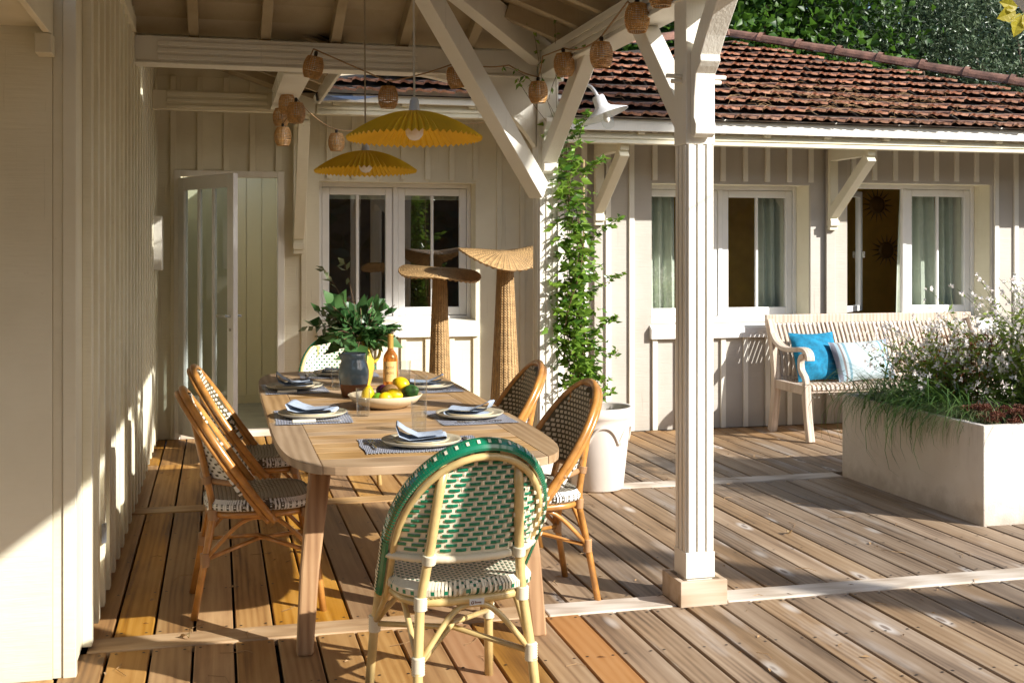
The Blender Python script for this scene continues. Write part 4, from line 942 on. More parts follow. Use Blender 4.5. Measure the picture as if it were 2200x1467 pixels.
for (x, y, lb) in ((.634, 5.24, 'clear tumbler in front of the fruit bowl, left of the pair'), (.80, 4.72, 'clear tumbler behind the nearest place setting'), (.62, 6.27, 'clear tumbler just left of the blue pitcher'), (1.02, 6.49, 'clear tumbler behind the bottle, seen at its left'), (.975, 5.70, 'clear tumbler at the right edge of the fruit bowl')):
    o = link('drinking_glass', gm, 'drink_glass', loc=(x, y, TT)); tag(o, lb, 'glass', 'clear tumblers on the table')
# fruit bowl and fruit
BX, BY = .77, 5.50
bo = MB().lathe([(.0001, .004), (.085, .0), (.10, .004), (.152, .03), (.177, .062), (.174, .064), (.148, .036), (.095, .014), (.0001, .012)], 44).build('fruit_bowl', 'bowl_cream', smooth=True, loc=(BX, BY, TT)); tag(bo, 'wide cream ceramic bowl of fruit in the middle of the table', 'bowl')
def fruit(name, mat, x, y, z, r, sx=1.0, tip=0.0, rot=(0, 0, 0), lb=''):
    n = 18; prof = []
    for i in range(n+1):
        t = math.pi*i/n; rr = math.sin(t)*r; zz = -math.cos(t)*r*sx
        if tip and i > n-4: zz += tip*(i-(n-4))/4; 
        if tip and i < 2: zz -= tip*.5
        prof.append((max(rr, .0003), zz))
    o = MB().lathe(prof, 24).build(name, mat, smooth=True, loc=(x, y, z)); o.rotation_euler = rot
    tag(o, lb, name.replace('_fruit', ''))
zb = TT+.013
fruit('lemon', 'lemon', BX-.088, BY-.05, TT+.068, .031, 1.25, .008, (.2, .1, 0), 'pale yellow lemon standing at the left of the fruit bowl')
fruit('plum', 'plum', BX-.01, BY+.03, TT+.075, .030, 1.0, 0, (0, 0, 0), 'dark purple plum in the middle of the fruit bowl')
fruit('kiwi', 'kiwi', BX+.022, BY-.005, TT+.076, .033, 1.25, 0, (R(80), 0, R(70)), 'brown kiwi lying on top of the fruit')
fruit('lemon', 'lemon', BX+.082, BY+.03, TT+.104, .034, 1.2, .009, (R(70), .2, R(-130)), 'lemon resting on top at the right of the bowl')
fruit('lemon', 'lemon', BX+.028, BY-.085, TT+.066, .033, 1.22, .006, (R(90), 0, R(60)), 'lemon at the front rim of the fruit bowl')
fruit('avocado', 'avocado', BX+.115, BY-.02, TT+.070, .037, 1.2, .012, (R(70), 0, R(40)), 'dark green avocado at the right of the fruit bowl')
fruit('lime', 'lime', BX-.045, BY-.075, TT+.052, .027, 1.1, .004, (R(80), 0, R(20)), 'green lime low at the front left of the bowl')
fruit('lemon', 'lemon', BX-.012, BY-.098, TT+.056, .028, 1.2, .005, (R(85), 0, R(80)), 'small lemon just showing over the front of the bowl')
fruit('lemon', 'orange_fruit', BX+.03, BY+.09, TT+.06, .036, 1.0, 0, (0, 0, 0), 'orange at the back of the fruit bowl')
# blue pitcher
pit = empty('pitcher', (.672, 5.95, TT), 0, 'glazed blue-grey stoneware pitcher with bare brown foot', 'pitcher')
MB().lathe([(.0001, 0), (.056, 0), (.060, .006), (.068, .045), (.0715, .068)], 36).build('foot', 'pitcher_brown', pit, smooth=True)
body = [(.0718, .066), (.077, .10), (.078, .13), (.070, .165), (.061, .186), (.060, .20), (.063, .22), (.061, .222), (.057, .20), (.058, .186), (.066, .16), (.072, .12), (.06, .02), (.0001, .015)]
MB().lathe(body, 36).build('body', 'pitcher_glaze', pit, smooth=True)
MB().add([(-.055, -.03, .215), (-.06, -.0, .20), (-.055, .03, .215), (-.082, .0, .224), (-.058, 0, .17)], [(0, 1, 3), (1, 2, 3), (0, 3, 4), (2, 4, 3)]).build('spout', 'pitcher_glaze', pit, smooth=True)
# yellow jug with bouquet
JX, JY = .765, 6.36
jug = empty('jug', (JX, JY, TT), 0, 'yellow glazed jug with a loop handle holding the bouquet', 'jug')
MB().lathe([(.0001, 0), (.038, 0), (.043, .008), (.058, .06), (.066, .11), (.062, .16), (.05, .20), (.044, .225), (.05, .255), (.047, .256), (.04, .225), (.043, .20), (.05, .15), (.0001, .02)], 36).build('body', 'jug_yellow', jug, smooth=True)
MB().tube(bez((.043, 0, .235), (.11, .0, .27), (.115, .0, .16), (.06, 0, .13), 14), [.009]*15, 8).build('handle', 'jug_yellow', jug, smooth=True)
# bottle
bt = empty('wine_bottle', (.885, 6.12, TT), R(-10), 'rosé wine bottle with amber foil and printed label behind the fruit', 'bottle')
MB().lathe([(.0001, 0), (.036, 0), (.039, .004), (.039, .17), (.036, .188), (.026, .205), (.0165, .218), (.0145, .235), (.0145, .30), (.0001, .30)], 36).build('glass_body', 'bottle_wine', bt, smooth=True)
MB().lathe([(.0155, .228), (.0155, .293), (.0162, .296), (.0162, .301), (.0001, .303)], 28).build('foil', 'bottle_foil', bt, smooth=True)
MB().grid(lambda u, v: (.0394*math.sin((u-.5)*1.9), -.0394*math.cos((u-.5)*1.9), .055+.105*v), 14, 2).build('label', 'bottle_label', bt, smooth=True)
def text_part(txt, size, par, z, mat):
    cu = bpy.data.curves.new('t', 'FONT'); cu.body = txt; cu.size = size; cu.align_x = 'CENTER'; cu.extrude = .0001; cu.space_character = 1.08
    to = bpy.data.objects.new('t', cu); COL.objects.link(to); dg = bpy.context.evaluated_depsgraph_get(); me = bpy.data.meshes.new_from_object(to.evaluated_get(dg)); bpy.data.objects.remove(to)
    for v in me.vertices:
        a = v.co.x/.0398; v.co = Vector((.0399*math.sin(a), -.0399*math.cos(a)-v.co.z, z+v.co.y))
    return link('lettering', me, mat, par)
text_part('ROSÉ', .0185, bt, .123, 'ink_brown'); text_part('BOIS', .0185, bt, .094, 'ink_brown'); text_part('• • • • •', .006, bt, .083, 'ink_brown'); text_part('—————', .007, bt, .114, 'ink_brown')
# bouquet
bq = empty('bouquet', (JX, JY, TT+.24), 0, 'bouquet of dark green fern and broad leaves in the yellow jug', 'bouquet')
q = MB(); P = []; D = []; Ls = []; Ws = []; P2 = []; D2 = []; L2 = []; W2_ = []
r_ = random.Random(3)
for k in range(40):
    az = r_.uniform(0, 6.28); out = r_.uniform(.06, .24); up = r_.uniform(-.02, .22)
    tip = Vector((math.cos(az)*out-.045, math.sin(az)*out*.8-.03, up)); st = bez((0, 0, -.16), (0, 0, .02), tip*.6+Vector((0, 0, .05)), tip, 6); q.tube(st, .0022, 4)
    big = k < 22
    for j in range(3 if big else 7):
        b_ = st[-1].lerp(st[3], r_.random()); d = (tip.normalized()+Vector((r_.gauss(0, .6), r_.gauss(0, .6), r_.gauss(-.25, .4)))).normalized()
        P.append(b_); D.append(d); l = r_.uniform(.10, .16) if big else r_.uniform(.05, .085); Ls.append(l); Ws.append(l*(.62 if big else .42))
# fern fronds: pinnae along arching stems
for k, (az, Lf, lift) in enumerate(((2.9, .26, .05), (3.6, .24, .25), (.2, .24, .5), (1.6, .26, 1.0), (-.6, .24, .4), (-1.4, .22, .6), (2.2, .22, .7), (.9, .20, 1.2))):
    st = [Vector((math.cos(az)*Lf*t*math.cos(lift*(1-t*.6)), math.sin(az)*Lf*t*math.cos(lift*(1-t*.6)), .03+Lf*t*math.sin(lift)*(1-.5*t*t))) for t in [i/22 for i in range(23)]]
    q.tube(st, .0016, 4)
    for i in range(3, 22):
        t = i/22; tg = (st[i+1]-st[i-1]).normalized(); sd = tg.cross(Vector((0, 0, 1))).normalized()
        for s in (-1, 1): P.append(st[i]); D.append(sd*s+tg*.45+Vector((0, 0, -.15))); l = .085*math.sin(math.pi*min(1, t*.9+.1))+.012; Ls.append(l); Ws.append(l*.30)
q.build('stems', 'stem_brown', bq); leaves('leaves', 'bouquet_leaf', bq, P, D, Ls, Ws, .12, .2)
# paler sprays: one thin branch upwards, one to the left
q = MB(); P = []; D = []
for end, n in (((-.21, -.08, .40), 7), ((-.10, -.04, .43), 5), ((-.30, -.10, .10), 14), ((-.24, -.12, .16), 12)):
    st = bez((0, 0, -.1), (-.02, 0, .1), Vector(end)*.6+Vector((0, 0, .04)), end, 12); q.tube(st, .0016, 4)
    for i in range(n):
        b_ = st[12-int(i*.55)]; P.append(b_); D.append(Vector((r_.gauss(-.5, .5), r_.gauss(0, .5), r_.gauss(.3, .5))))
q.build('twigs', 'stem_brown', bq); leaves('pale_leaves', 'bouquet_pale', bq, P, D, [r_.uniform(.035, .065) for _ in P], [r_.uniform(.02, .036) for _ in P], .1, .1)
# ================================================================ pendant lamps
def pendant():
    root = empty('pendant_lamp', (0, 0, 0), 0, 'x', 'lamp')
    n = 62; R0 = .268; q = MB(); rings = 9; seg = n*4
    vs = []
    for j in range(rings+1):
        t = j/rings; r = .022+(R0-.022)*t; z = .108*(1-t**1.75); amp = .0062*t
        for k in range(seg):
            a = 2*math.pi*k/seg; tri = abs(((k/4) % 1.0)*2-1)*2-1
            vs.append(((r+amp*.35*tri)*math.cos(a), (r+amp*.35*tri)*math.sin(a), z+amp*tri))
    q.add(vs, [(j*seg+k, j*seg+(k+1) % seg, (j+1)*seg+(k+1) % seg, (j+1)*seg+k) for j in range(rings) for k in range(seg)])
    q.build('shade', 'shade_yellow', root)
    MB().lathe([(.0001, .165), (.012, .163), (.018, .15), (.022, .11), (.024, .085), (.0001, .085)], 20).build('socket', 'socket_white', root, smooth=True)
    MB().lathe([(.015, .088), (.03, .065), (.037, .04), (.034, .015), (.02, -.003), (.0001, -.008)], 20).build('bulb', 'bulb_glass', root, smooth=True)
    return root
pe = pendant()
m, nt, b = newmat('shade_yellow2')
for i, (x, y, z, lb) in enumerate(((.755, 4.56, 1.925, 'nearer and larger-looking yellow pleated pendant lamp over the table'), (.755, 6.13, 1.90, 'farther yellow pleated pendant lamp hanging before the window'))):
    o = place(pe, i == 0, (x, y, z), .3*i, lb, 'yellow pleated pendants over the table'); o.rotation_euler = (-.03, 0, .1*i)
    zt = 3.2 if y < 5 else zA(y)+.03
    MB().tube([(0, 0, .16), (0, 0, min(zA(y), zB(x))+.09-z)], .0042, 6).build('cord', 'cord_beige', o)
# ================================================================ rattan string lights
def lantern():
    root = empty('rattan_lantern', (0, 0, 0), 0, 'x', 'lantern')
    def rad(z): return .056*(1-.32*abs(z/.062)**2.4)
    q = MB(); n = 26
    for k in range(n):
        a = 2*math.pi*k/n; q.tube([((rad(z))*math.cos(a), (rad(z))*math.sin(a), z) for z in np.linspace(-.06, .06, 7)], .0023, 3, False)
    hz = list(np.linspace(-.06, -.028, 5)) + list(np.linspace(-.022, .06, 9))
    for z in hz:
        rr = .0036 if abs(z) > .055 else .0026
        q.tube([((rad(z)+.001)*math.cos(a), (rad(z)+.001)*math.sin(a), z) for a in np.linspace(0, 2*math.pi, 19)], rr, 4, False)
    q.build('basket', 'lantern_wicker', root)
    MB().lathe([(.034, .061), (.030, .0645), (.0001, .066)], 18).build('lid', 'lantern_wicker', root)
    MB().lathe([(.009, .064), (.011, .085), (.006, .094), (.0001, .094)], 10).build('socket', 'plinth_dark', root, smooth=True)
    MB().lathe([(.0001, -.02), (.014, -.012), (.018, .005), (.012, .03), (.008, .062)], 12).build('bulb', 'bulb_glass', root, smooth=True)
    return root
ln = lantern()
LN = [((.527, 6.70, 2.525), 'rattan lantern high under the front beam, leftmost of those on it', .18), ((.961, 6.74, 2.374), 'rattan lantern hanging mid-cord above the near yellow pendant', .0), ((1.363, 6.73, 2.505), 'rattan lantern beside the diagonal brace under the front beam', -.2),
      ((2.006, 7.55, 2.545), 'rattan lantern half hidden behind vine leaves left of the rear post', 0), ((1.855, 6.70, 2.428), 'rattan lantern in front of the rear post top', 0), ((1.86, 6.179, 2.512), 'rattan lantern on the side beam above the barn lamp', .05), ((1.86, 5.534, 2.46), 'rattan lantern hanging midway along the side beam before the tiled roof', 0), ((1.86, 5.021, 2.545), 'largest-looking rattan lantern beside the front post brace', -.05), ((1.86, 4.72, 2.60), 'rattan lantern cut by the top edge beside the front post', 0),
      ((.452, 7.95, 2.465), 'upper rattan lantern of the left cluster, on the cross beam', 0), ((.469, 7.3, 2.334), 'right-hand rattan lantern of the left cluster near the wall bracket', 0), ((.44, 8.5, 2.44), 'rattan lantern of the left cluster mostly hidden behind its neighbour', 0), ((.437, 8.2, 2.273), 'sunlit rattan lantern hanging lowest on the left', 0), ((.825, 8.4, 2.261), 'sunlit rattan lantern between the bracket and the far pendant', 0)]
for i, (p, lb, tilt) in enumerate(LN):
    o = place(ln, i == 0, p, i*.7, lb, 'rattan lanterns of the string lights'); o.rotation_euler = (tilt*.8, tilt, i*.7)
def sagline(pts, sag):
    out = []
    for a, b_, s in zip(pts, pts[1:], sag):
        a = Vector(a); b_ = Vector(b_); out += [a.lerp(b_, t)-Vector((0, 0, s*4*t*(1-t))) for t in [i/8 for i in range(8)]]
    return out + [Vector(pts[-1])]
def lt(i): return Vector(LN[i][0])+Vector((0, 0, .092))
q = MB()
q.tube(sagline([lt(9), lt(0)+Vector((0, -.02, .01)), lt(1), (1.36, 6.86, 2.60), lt(2)+Vector((.02, 0, 0)), (1.70, 6.80, 2.60), lt(4), (1.86, 6.62, 2.63), lt(5), lt(6), (1.88, 5.2, 2.66), lt(7), lt(8), (1.88, 4.3, 2.62)], [.04, .0, .01, .0, .02, .01, .02, .0, .03, .0, .02, .02, .01]), .0042, 5)
q.tube(sagline([lt(9), lt(11), lt(12), lt(10), lt(13), (1.15, 8.7, 2.42), (1.93, 8.2, 2.42), lt(3)], [.02, .02, .02, .03, .02, .02, .03]), .0042, 5)
tag(q.build('string_light_cord', 'string_cord', smooth=True), 'brown twine cord of the string lights looping under the porch beams', 'cord')
# ================================================================ wicker floor lamps
def floor_lamp(x, y, ztop, rb, rt, capr, ph, wave, lb, od=2):
    root = empty('floor_lamp', (x, y, 0), 0, lb, 'floor lamp', 'wicker floor lamps by the back wall')
    q = MB(); n = 40; seg = 40; prof = []
    for i in range(n+1):
        t = i/n; r = rb+(rt-rb)*t**.8; prof.append((r*(1+.012*math.sin(i*2.2)), t*ztop))
    q.lathe(prof, seg)
    for k in range(20): a = 2*math.pi*k/20; q.tube([((rb+(rt-rb)*t**.8+.001)*math.cos(a), (rb+(rt-rb)*t**.8+.001)*math.sin(a), t*ztop) for t in [i/10 for i in range(11)]], .0035, 4, False)
    q.build('column', 'wicker_column', root, smooth=True)
    MB().lathe([(rt*.55, ztop-.02), (rt*.55, ztop+.06)], 14).build('neck', 'binding_brown', root, smooth=True)
    q = MB()
    for k in range(5): a = 2*math.pi*k/5; q.tube([(rt*.8*math.cos(a), rt*.8*math.sin(a), ztop-.01), (rt*.8*math.cos(a), rt*.8*math.sin(a), ztop+.075)], .004, 5)
    q.build('rods', 'wicker_column', root)
    rs = 18; sg = 176
    def capf(r, a): t = r/capr; return .075+wave*t**1.6*math.cos(od*a+ph)+.02*t*t*math.cos(a+ph*.5)+(.055 if od == 3 else .05)*t*math.sin(a)-.03*t*t
    q = MB(); vs = []
    for j in range(rs+1):
        r = max(.002, capr*j/rs)
        for k in range(sg):
            a = 2*math.pi*k/sg; vs.append((r*math.cos(a), r*math.sin(a), ztop+capf(r, a)+.006*math.cos(44*a)*(j/rs)))
    q.add(vs, [(j*sg+k, j*sg+(k+1) % sg, (j+1)*sg+(k+1) % sg, (j+1)*sg+k) for j in range(rs) for k in range(sg)])
    c = q.build('shade', 'wicker_cap', root, smooth=True)
    so_ = c.modifiers.new('thick', 'SOLIDIFY'); so_.thickness = .010
    MB().tube([(capr*math.cos(a), capr*math.sin(a), ztop+capf(capr, a)) for a in np.linspace(0, 2*math.pi, 80)], .007, 5, False).build('rim', 'wicker_column', root, smooth=True)
floor_lamp(1.615, 8.6, 1.27, .105, .052, .305, R(300), .014, 'shorter wicker floor lamp with wavy hat shade left of the rear post', 3)
floor_lamp(2.06, 8.35, 1.41, .135, .055, .345, .0, .06, 'taller wicker floor lamp with broad tilted shade, partly behind the rear post')
# ================================================================ white barn lamp on the rear post
wlp = empty('wall_lamp', (2.042, 6.90, 2.37), 0, 'white gooseneck barn lamp with glass jar on the rear post', 'lamp')
MB().tube(bez((0, 0, .02), (.06, -.05, -.02), (.07, -.14, .17), (.145, -.20, .10), 18) + bez((.145, -.20, .10), (.165, -.225, .07), (.17, -.23, .05), (.178, -.235, .035), 4)[1:], .011, 8).build('arm', 'lamp_white', wlp, smooth=True)
MB().lathe([(.0001, 0), (.035, 0), (.035, .012), (.0001, .012)], 20).build('wall_plate', 'lamp_white', wlp, bevel=.002).rotation_euler = (0, R(90), 0)
hd = [MB().lathe([(.0001, .085), (.030, .083), (.034, .075), (.036, .03), (.050, .012), (.128, -.028), (.130, -.032), (.048, .004), (.030, .012), (.0001, .012)], 36).build('shade', 'lamp_white', wlp, smooth=True),
      MB().lathe([(.033, .0), (.034, -.06), (.031, -.085), (.02, -.10), (.0001, -.106)], 28).build('glass_jar', 'jar_glass', wlp, smooth=True),
      MB().lathe([(.008, .0), (.009, -.02), (.016, -.04), (.0155, -.06), (.0001, -.072)], 16).build('bulb', 'bulb_glass', wlp, smooth=True)]
for o in hd: o.scale = (1.12,)*3; o.location = (.205, -.255, -.045); o.rotation_euler = (R(-9), R(-20), 0)
# ================================================================ pot with climbing vine
pot = empty('plant_pot', (2.30, 6.93, 0), 0, 'large white clay pot with swag relief beside the rear post', 'pot')
MB().lathe([(.0001, .004), (.158, .004), (.165, .012), (.205, .40), (.208, .44), (.222, .452), (.228, .47), (.228, .505), (.222, .515), (.204, .515), (.198, .505), (.195, .43), (.0001, .43)], 56).build('body', 'clay_pot', pot, smooth=True)
MB().lathe([(.0001, .452), (.1, .455), (.1955, .447)], 40).build('soil', 'soil', pot, smooth=True)
def prad(z): return .165+(.205-.165)*(z-.012)/.388
for k in range(6):
    a0 = 2*math.pi*k/6+.42; w = math.pi/6*.98; pts = []
    for i in range(21):
        t = i/20*2-1; z = .405-.13*abs(t)**1.4+.0; a = a0+t*w*1.0
        z = .42-.045*(1-abs(t)**2)*0 - .11*abs(t)**2.2 if True else z
        r = prad(z)+.004; pts.append((r*math.cos(a), r*math.sin(a), z-.015))
    MB().tube(pts, .009, 6).build('swag', 'clay_pot', pot, smooth=True)
vine = empty('climbing_vine', (2.24, 6.95, .44), 0, 'glossy green climbing vine twining up the rear post from the pot', 'vine')
r_ = random.Random(11); q = MB(); P = []; D = []; Ls = []
def rel(p): return Vector(p)-Vector((2.24, 6.95, .44))
stems = []
for k in range(9):
    x0, y0 = 2.21+r_.uniform(-.07, .06), 6.90+r_.uniform(-.05, .05); h = r_.uniform(1.5, 1.95) if k < 6 else r_.uniform(.7, 1.2); ph = r_.uniform(0, 6.28); pts = []
    for i in range(26):
        t = i/25; z = .45+h*t; r = .045+.03*math.sin(t*3+ph); a = ph+t*9*(1 if k % 2 else -1)
        lean = -.09*t**1.4
        pts.append(rel((x0*(1-t)+2.13*t+lean*.7+r*math.cos(a), y0*(1-t)+6.86*t+r*math.sin(a), z)))
    q.tube(pts, [.0045-.0025*i/25 for i in range(26)], 5); stems.append(pts)
for pts in stems:
    for i in range(3, 26):
        for _ in range(8):
            p = pts[i]+Vector((r_.gauss(0, .05), r_.gauss(0, .035), r_.gauss(0, .03))); P.append(p); a = r_.uniform(0, 6.28); D.append((math.cos(a), math.sin(a)-.3, r_.uniform(-.7, .35))); Ls.append(r_.uniform(.04, .095))
# side shoots
for (base, tip) in (((2.27, 6.9, 1.55), (2.40, 6.82, 1.68)), ((2.25, 6.9, 1.2), (2.42, 6.85, 1.33)), ((2.25, 6.9, .95), (2.40, 6.82, 1.08)), ((2.20, 6.9, 1.95), (2.30, 6.8, 2.05)), ((2.25, 6.9, .75), (2.36, 6.8, .62)), ((2.18, 6.88, .8), (2.08, 6.78, .66)), ((2.2, 6.9, 1.4), (2.06, 6.8, 1.5)), ((2.15, 6.9, 2.1), (2.2, 6.8, 2.32)), ((2.25, 6.9, .9), (2.38, 6.82, .84))):
    st = bez(rel(base), rel(base)+Vector((0, -.04, .05)), rel(tip)-Vector((.03, 0, .02)), rel(tip), 8); q.tube(st, .002, 4)
    for p in st[1:]:
        for _ in range(6): P.append(p+Vector((r_.gauss(0, .012),)*3)); a = r_.uniform(0, 6.28); D.append((math.cos(a), math.sin(a), r_.uniform(-.5, .5))); Ls.append(r_.uniform(.035, .06))
# thin tendrils over the beams
tend = [[(2.05, 6.85, 2.2), (1.95, 6.78, 2.42), (1.80, 6.70, 2.55), (1.62, 6.62, 2.56)], [(1.98, 6.82, 2.3), (1.84, 6.72, 2.6), (1.84, 6.62, 2.72), (1.76, 6.55, 2.82)], [(2.0, 6.8, 2.35), (1.93, 6.6, 2.62), (1.88, 6.40, 2.80), (1.80, 6.2, 2.92)], [(1.95, 6.8, 2.4), (1.9, 6.5, 2.55), (1.92, 6.2, 2.6), (1.9, 5.9, 2.58)], [(1.95, 6.8, 2.25), (1.80, 6.70, 2.38), (1.75, 6.68, 2.45), (1.72, 6.66, 2.50)]]
for t_ in tend:
    st = bez(*[rel(p) for p in t_], 14); q.tube(st, .0016, 4)
    for i in range(2, 15, 2):
        if r_.random() < .75:
            for _ in range(r_.randint(1, 3)): P.append(st[i]); D.append((r_.gauss(0, .6), r_.gauss(-.2, .5), r_.gauss(-.5, .4))); Ls.append(r_.uniform(.035, .055))
q.build('stems', 'stem_brown', vine, smooth=True); leaves('leaves', 'vine_leaf', vine, P, D, Ls, [l*.44 for l in Ls], .18, .15)
MB().tube([rel((2.22, 6.95, .44)), rel((2.21, 6.92, 2.05))], .006, 6).build('stake', 'dry_leaf', vine)
# ================================================================ bench with cushions
bn = empty('garden_bench', (5.40, 8.5, 0), 0, 'weathered teak garden bench with scrolled arms under the windows', 'bench')
X0, X1 = -.955, .955; BWD = 'bench_wood'
for s, x in ((-1, X0), (1, X1)):
    # rear leg and upright (curved back)
    pr = bez((x, .30, 0), (x, .24, .25), (x, .22, .40), (x, .245, .55), 8) + bez((x, .245, .55), (x, .27, .70), (x, .29, .80), (x, .36, .905), 8)[1:]
    def strip(pts, w, h, name):
        m = MB(); vs = []
        for i, p in enumerate(pts):
            t = (pts[min(i+1, len(pts)-1)]-pts[max(i-1, 0)]).normalized(); nn_ = Vector((1, 0, 0)).cross(t).normalized()
            vs += [p+Vector((a*w/2, 0, 0))+nn_*(c*h/2) for a, c in ((-1, -1), (1, -1), (1, 1), (-1, 1))]
        n = len(pts); m.add(vs, [(0, 1, 2, 3), tuple(4*n-4+k for k in range(4))] + [(i*4+k, i*4+(k+1) % 4, i*4+4+(k+1) % 4, i*4+4+k) for i in range(n-1) for k in range(4)])
        return m.build(name, BWD, bn, bevel=.005)
    strip(pr, .06, .062, 'rear_leg')
    strip(bez((x, -.34, 0), (x, -.30, .16), (x, -.275, .30), (x, -.275, .44), 8), .055, .055, 'front_leg')
    strip(bez((x, -.275, .44), (x, -.27, .53), (x, -.18, .50), (x, -.185, .60), 7) + bez((x, -.185, .60), (x, -.19, .66), (x, -.23, .655), (x, -.265, .665), 6)[1:], .045, .042, 'arm_support')
    strip(bez((x, .275, .80), (x, .22, .72), (x, .10, .67), (x, -.10, .70), 9) + bez((x, -.10, .70), (x, -.22, .715), (x, -.335, .725), (x, -.33, .63), 9)[1:], .068, .036, 'armrest')
    MB().box(x-.022, x+.022, -.25, .225, .36, .432).build('side_rail', BWD, bn, bevel=.004)
MB().bar((X0-.02, .385, .915), (X1+.02, .385, .915), .04, .075).build('top_rail', BWD, bn, bevel=.008)
MB().box(X0+.031, X1-.031, -.29, -.26, .375, .425).build('front_rail', BWD, bn, bevel=.005); MB().box(X0+.031, X1-.031, .215, .245, .40, .455).build('back_rail', BWD, bn, bevel=.005)
ns = 46
sl_pts = bez((0, .245, .455), (0, .20, .60), (0, .30, .75), (0, .375, .885), 8)
m = MB(); vs = []
for i, p in enumerate(sl_pts):
    t = (sl_pts[min(i+1, 8)]-sl_pts[max(i-1, 0)]).normalized(); nn_ = Vector((1, 0, 0)).cross(t).normalized(); vs += [p+Vector((a*.0105, 0, 0))+nn_*(c*.008) for a, c in ((-1, -1), (1, -1), (1, 1), (-1, 1))]
m.add(vs, [(i*4+k, i*4+(k+1) % 4, i*4+4+(k+1) % 4, i*4+4+k) for i in range(8) for k in range(4)]); bsl = m.mesh('back_slat')
sp_ = [Vector((0, y, z)) for y, z in ((.225, .425), (.10, .408), (-.10, .418), (-.23, .438), (-.285, .428), (-.30, .395))]
m = MB(); vs = []
for i, p in enumerate(sp_):
    t = (sp_[min(i+1, 5)]-sp_[max(i-1, 0)]).normalized(); nn_ = Vector((1, 0, 0)).cross(t).normalized(); vs += [p+Vector((a*.0115, 0, 0))+nn_*(c*.010) for a, c in ((-1, -1), (1, -1), (1, 1), (-1, 1))]
m.add(vs, [(i*4+k, i*4+(k+1) % 4, i*4+4+(k+1) % 4, i*4+4+k) for i in range(5) for k in range(4)] + [(20, 21, 22, 23)]); ssl = m.mesh('seat_slat')
for i in range(ns):
    x = X0+.055+(X1-X0-.11)*i/(ns-1); link('back_slat', bsl, BWD, bn, loc=(x, 0, 0)); link('seat_slat', ssl, BWD, bn, loc=(x, 0, 0))
def cushion(name, mat, w, h, t, loc, rot, lb):
    def f(u_, v, s):
        x, y = (u_*2-1), (v*2-1); e = (max(0, 1-abs(x)**2.6)*max(0, 1-abs(y)**2.6))**.55
        pinch = 1-.06*(1-abs(y)**2)*(abs(x) > .0)*abs(x)**3; pin2 = 1-.08*(1-abs(x)**2)*abs(y)**3
        return (x*w/2*pinch, y*h/2*pin2, s*e*t/2+.006*math.sin(x*7+y*5)*e)
    q = MB().grid(lambda u_, v: f(u_, v, 1), 22, 18).grid(lambda u_, v: f(1-u_, v, -1), 22, 18)
    o = q.build(name, mat, smooth=True, loc=loc); o.rotation_euler = rot; return tag(o, lb, 'cushion', 'cushions on the bench')
cushion('cushion', 'cushion_teal', .42, .42, .15, (4.745, 8.625, .62), (R(68), 0, R(4)), 'square teal linen cushion at the left end of the bench')
cushion('cushion', 'cushion_pale', .54, .35, .14, (5.10, 8.50, .59), (R(64), R(-2), R(2)), 'pale blue striped rectangular cushion leaning on the teal one')
# ================================================================ planter and its plants
pb = empty('planter_box', (4.7, 6.2, 0), 0, 'white rendered masonry planter box full of flowers at right', 'planter')
ol = [(-.70, -.745), (.70, -.745), (.70, .72), (-.70, .72)]; il = [(-.655, -.70), (.655, -.70), (.655, .675), (-.655, .675)]
MB().add([(x, y, -.01) for x, y in ol] + [(x, y, .54) for x, y in ol] + [(x, y, .54) for x, y in il] + [(x, y, .40) for x, y in il], [(i+4*l, (i+1) % 4+4*l, (i+1) % 4+4*l+4, i+4*l+4) for l in range(3) for i in range(4)]).build('wall', 'render_white', pb, bevel=.006)
MB().box(-.654, .654, -.699, .674, .40, .49).build('soil', 'soil', pb)
r_ = random.Random(5)
gr = empty('grass_clump', (4.2, 6.30, .48), 0, 'arching dark green grass clump spilling over the left side of the planter', 'grass')
sp = []
for _ in range(420):
    b_ = (r_.gauss(0, .09), r_.gauss(0, .28), 0); az = r_.gauss(2.9, .9); sp.append((b_, az, r_.uniform(.35, .72), r_.uniform(.7, 1.35), r_.uniform(.006, .011), r_.uniform(1.5, 2.7)))
for _ in range(40):
    sp.append(((r_.gauss(-.03, .05), r_.gauss(-.05, .3), 0), r_.gauss(3.1, .4), r_.uniform(.6, .95), r_.uniform(.6, 1.0), .007, r_.uniform(2.3, 3.0)))
blades('blades', 'grass_green', gr, sp)
g2 = empty('grass_clump', (4.22, 5.88, .48), 0, 'fine feathery pale grass tuft at the planter edge, between grass and sedum', 'grass')
blades('blades', 'grass_pale', g2, [((r_.gauss(0, .07), r_.gauss(0, .1), 0), r_.gauss(3.4, .6), r_.uniform(.25, .42), r_.uniform(.5, 1.1), .0022, r_.uniform(1.2, 2.2)) for _ in range(420)])
blades('green_blades', 'grass_green', g2, [((r_.gauss(0, .1), r_.gauss(0, .12), 0), r_.uniform(0, 6.28), r_.uniform(.2, .36), r_.uniform(.6, 1.3), .004, r_.uniform(1, 2)) for _ in range(240)])
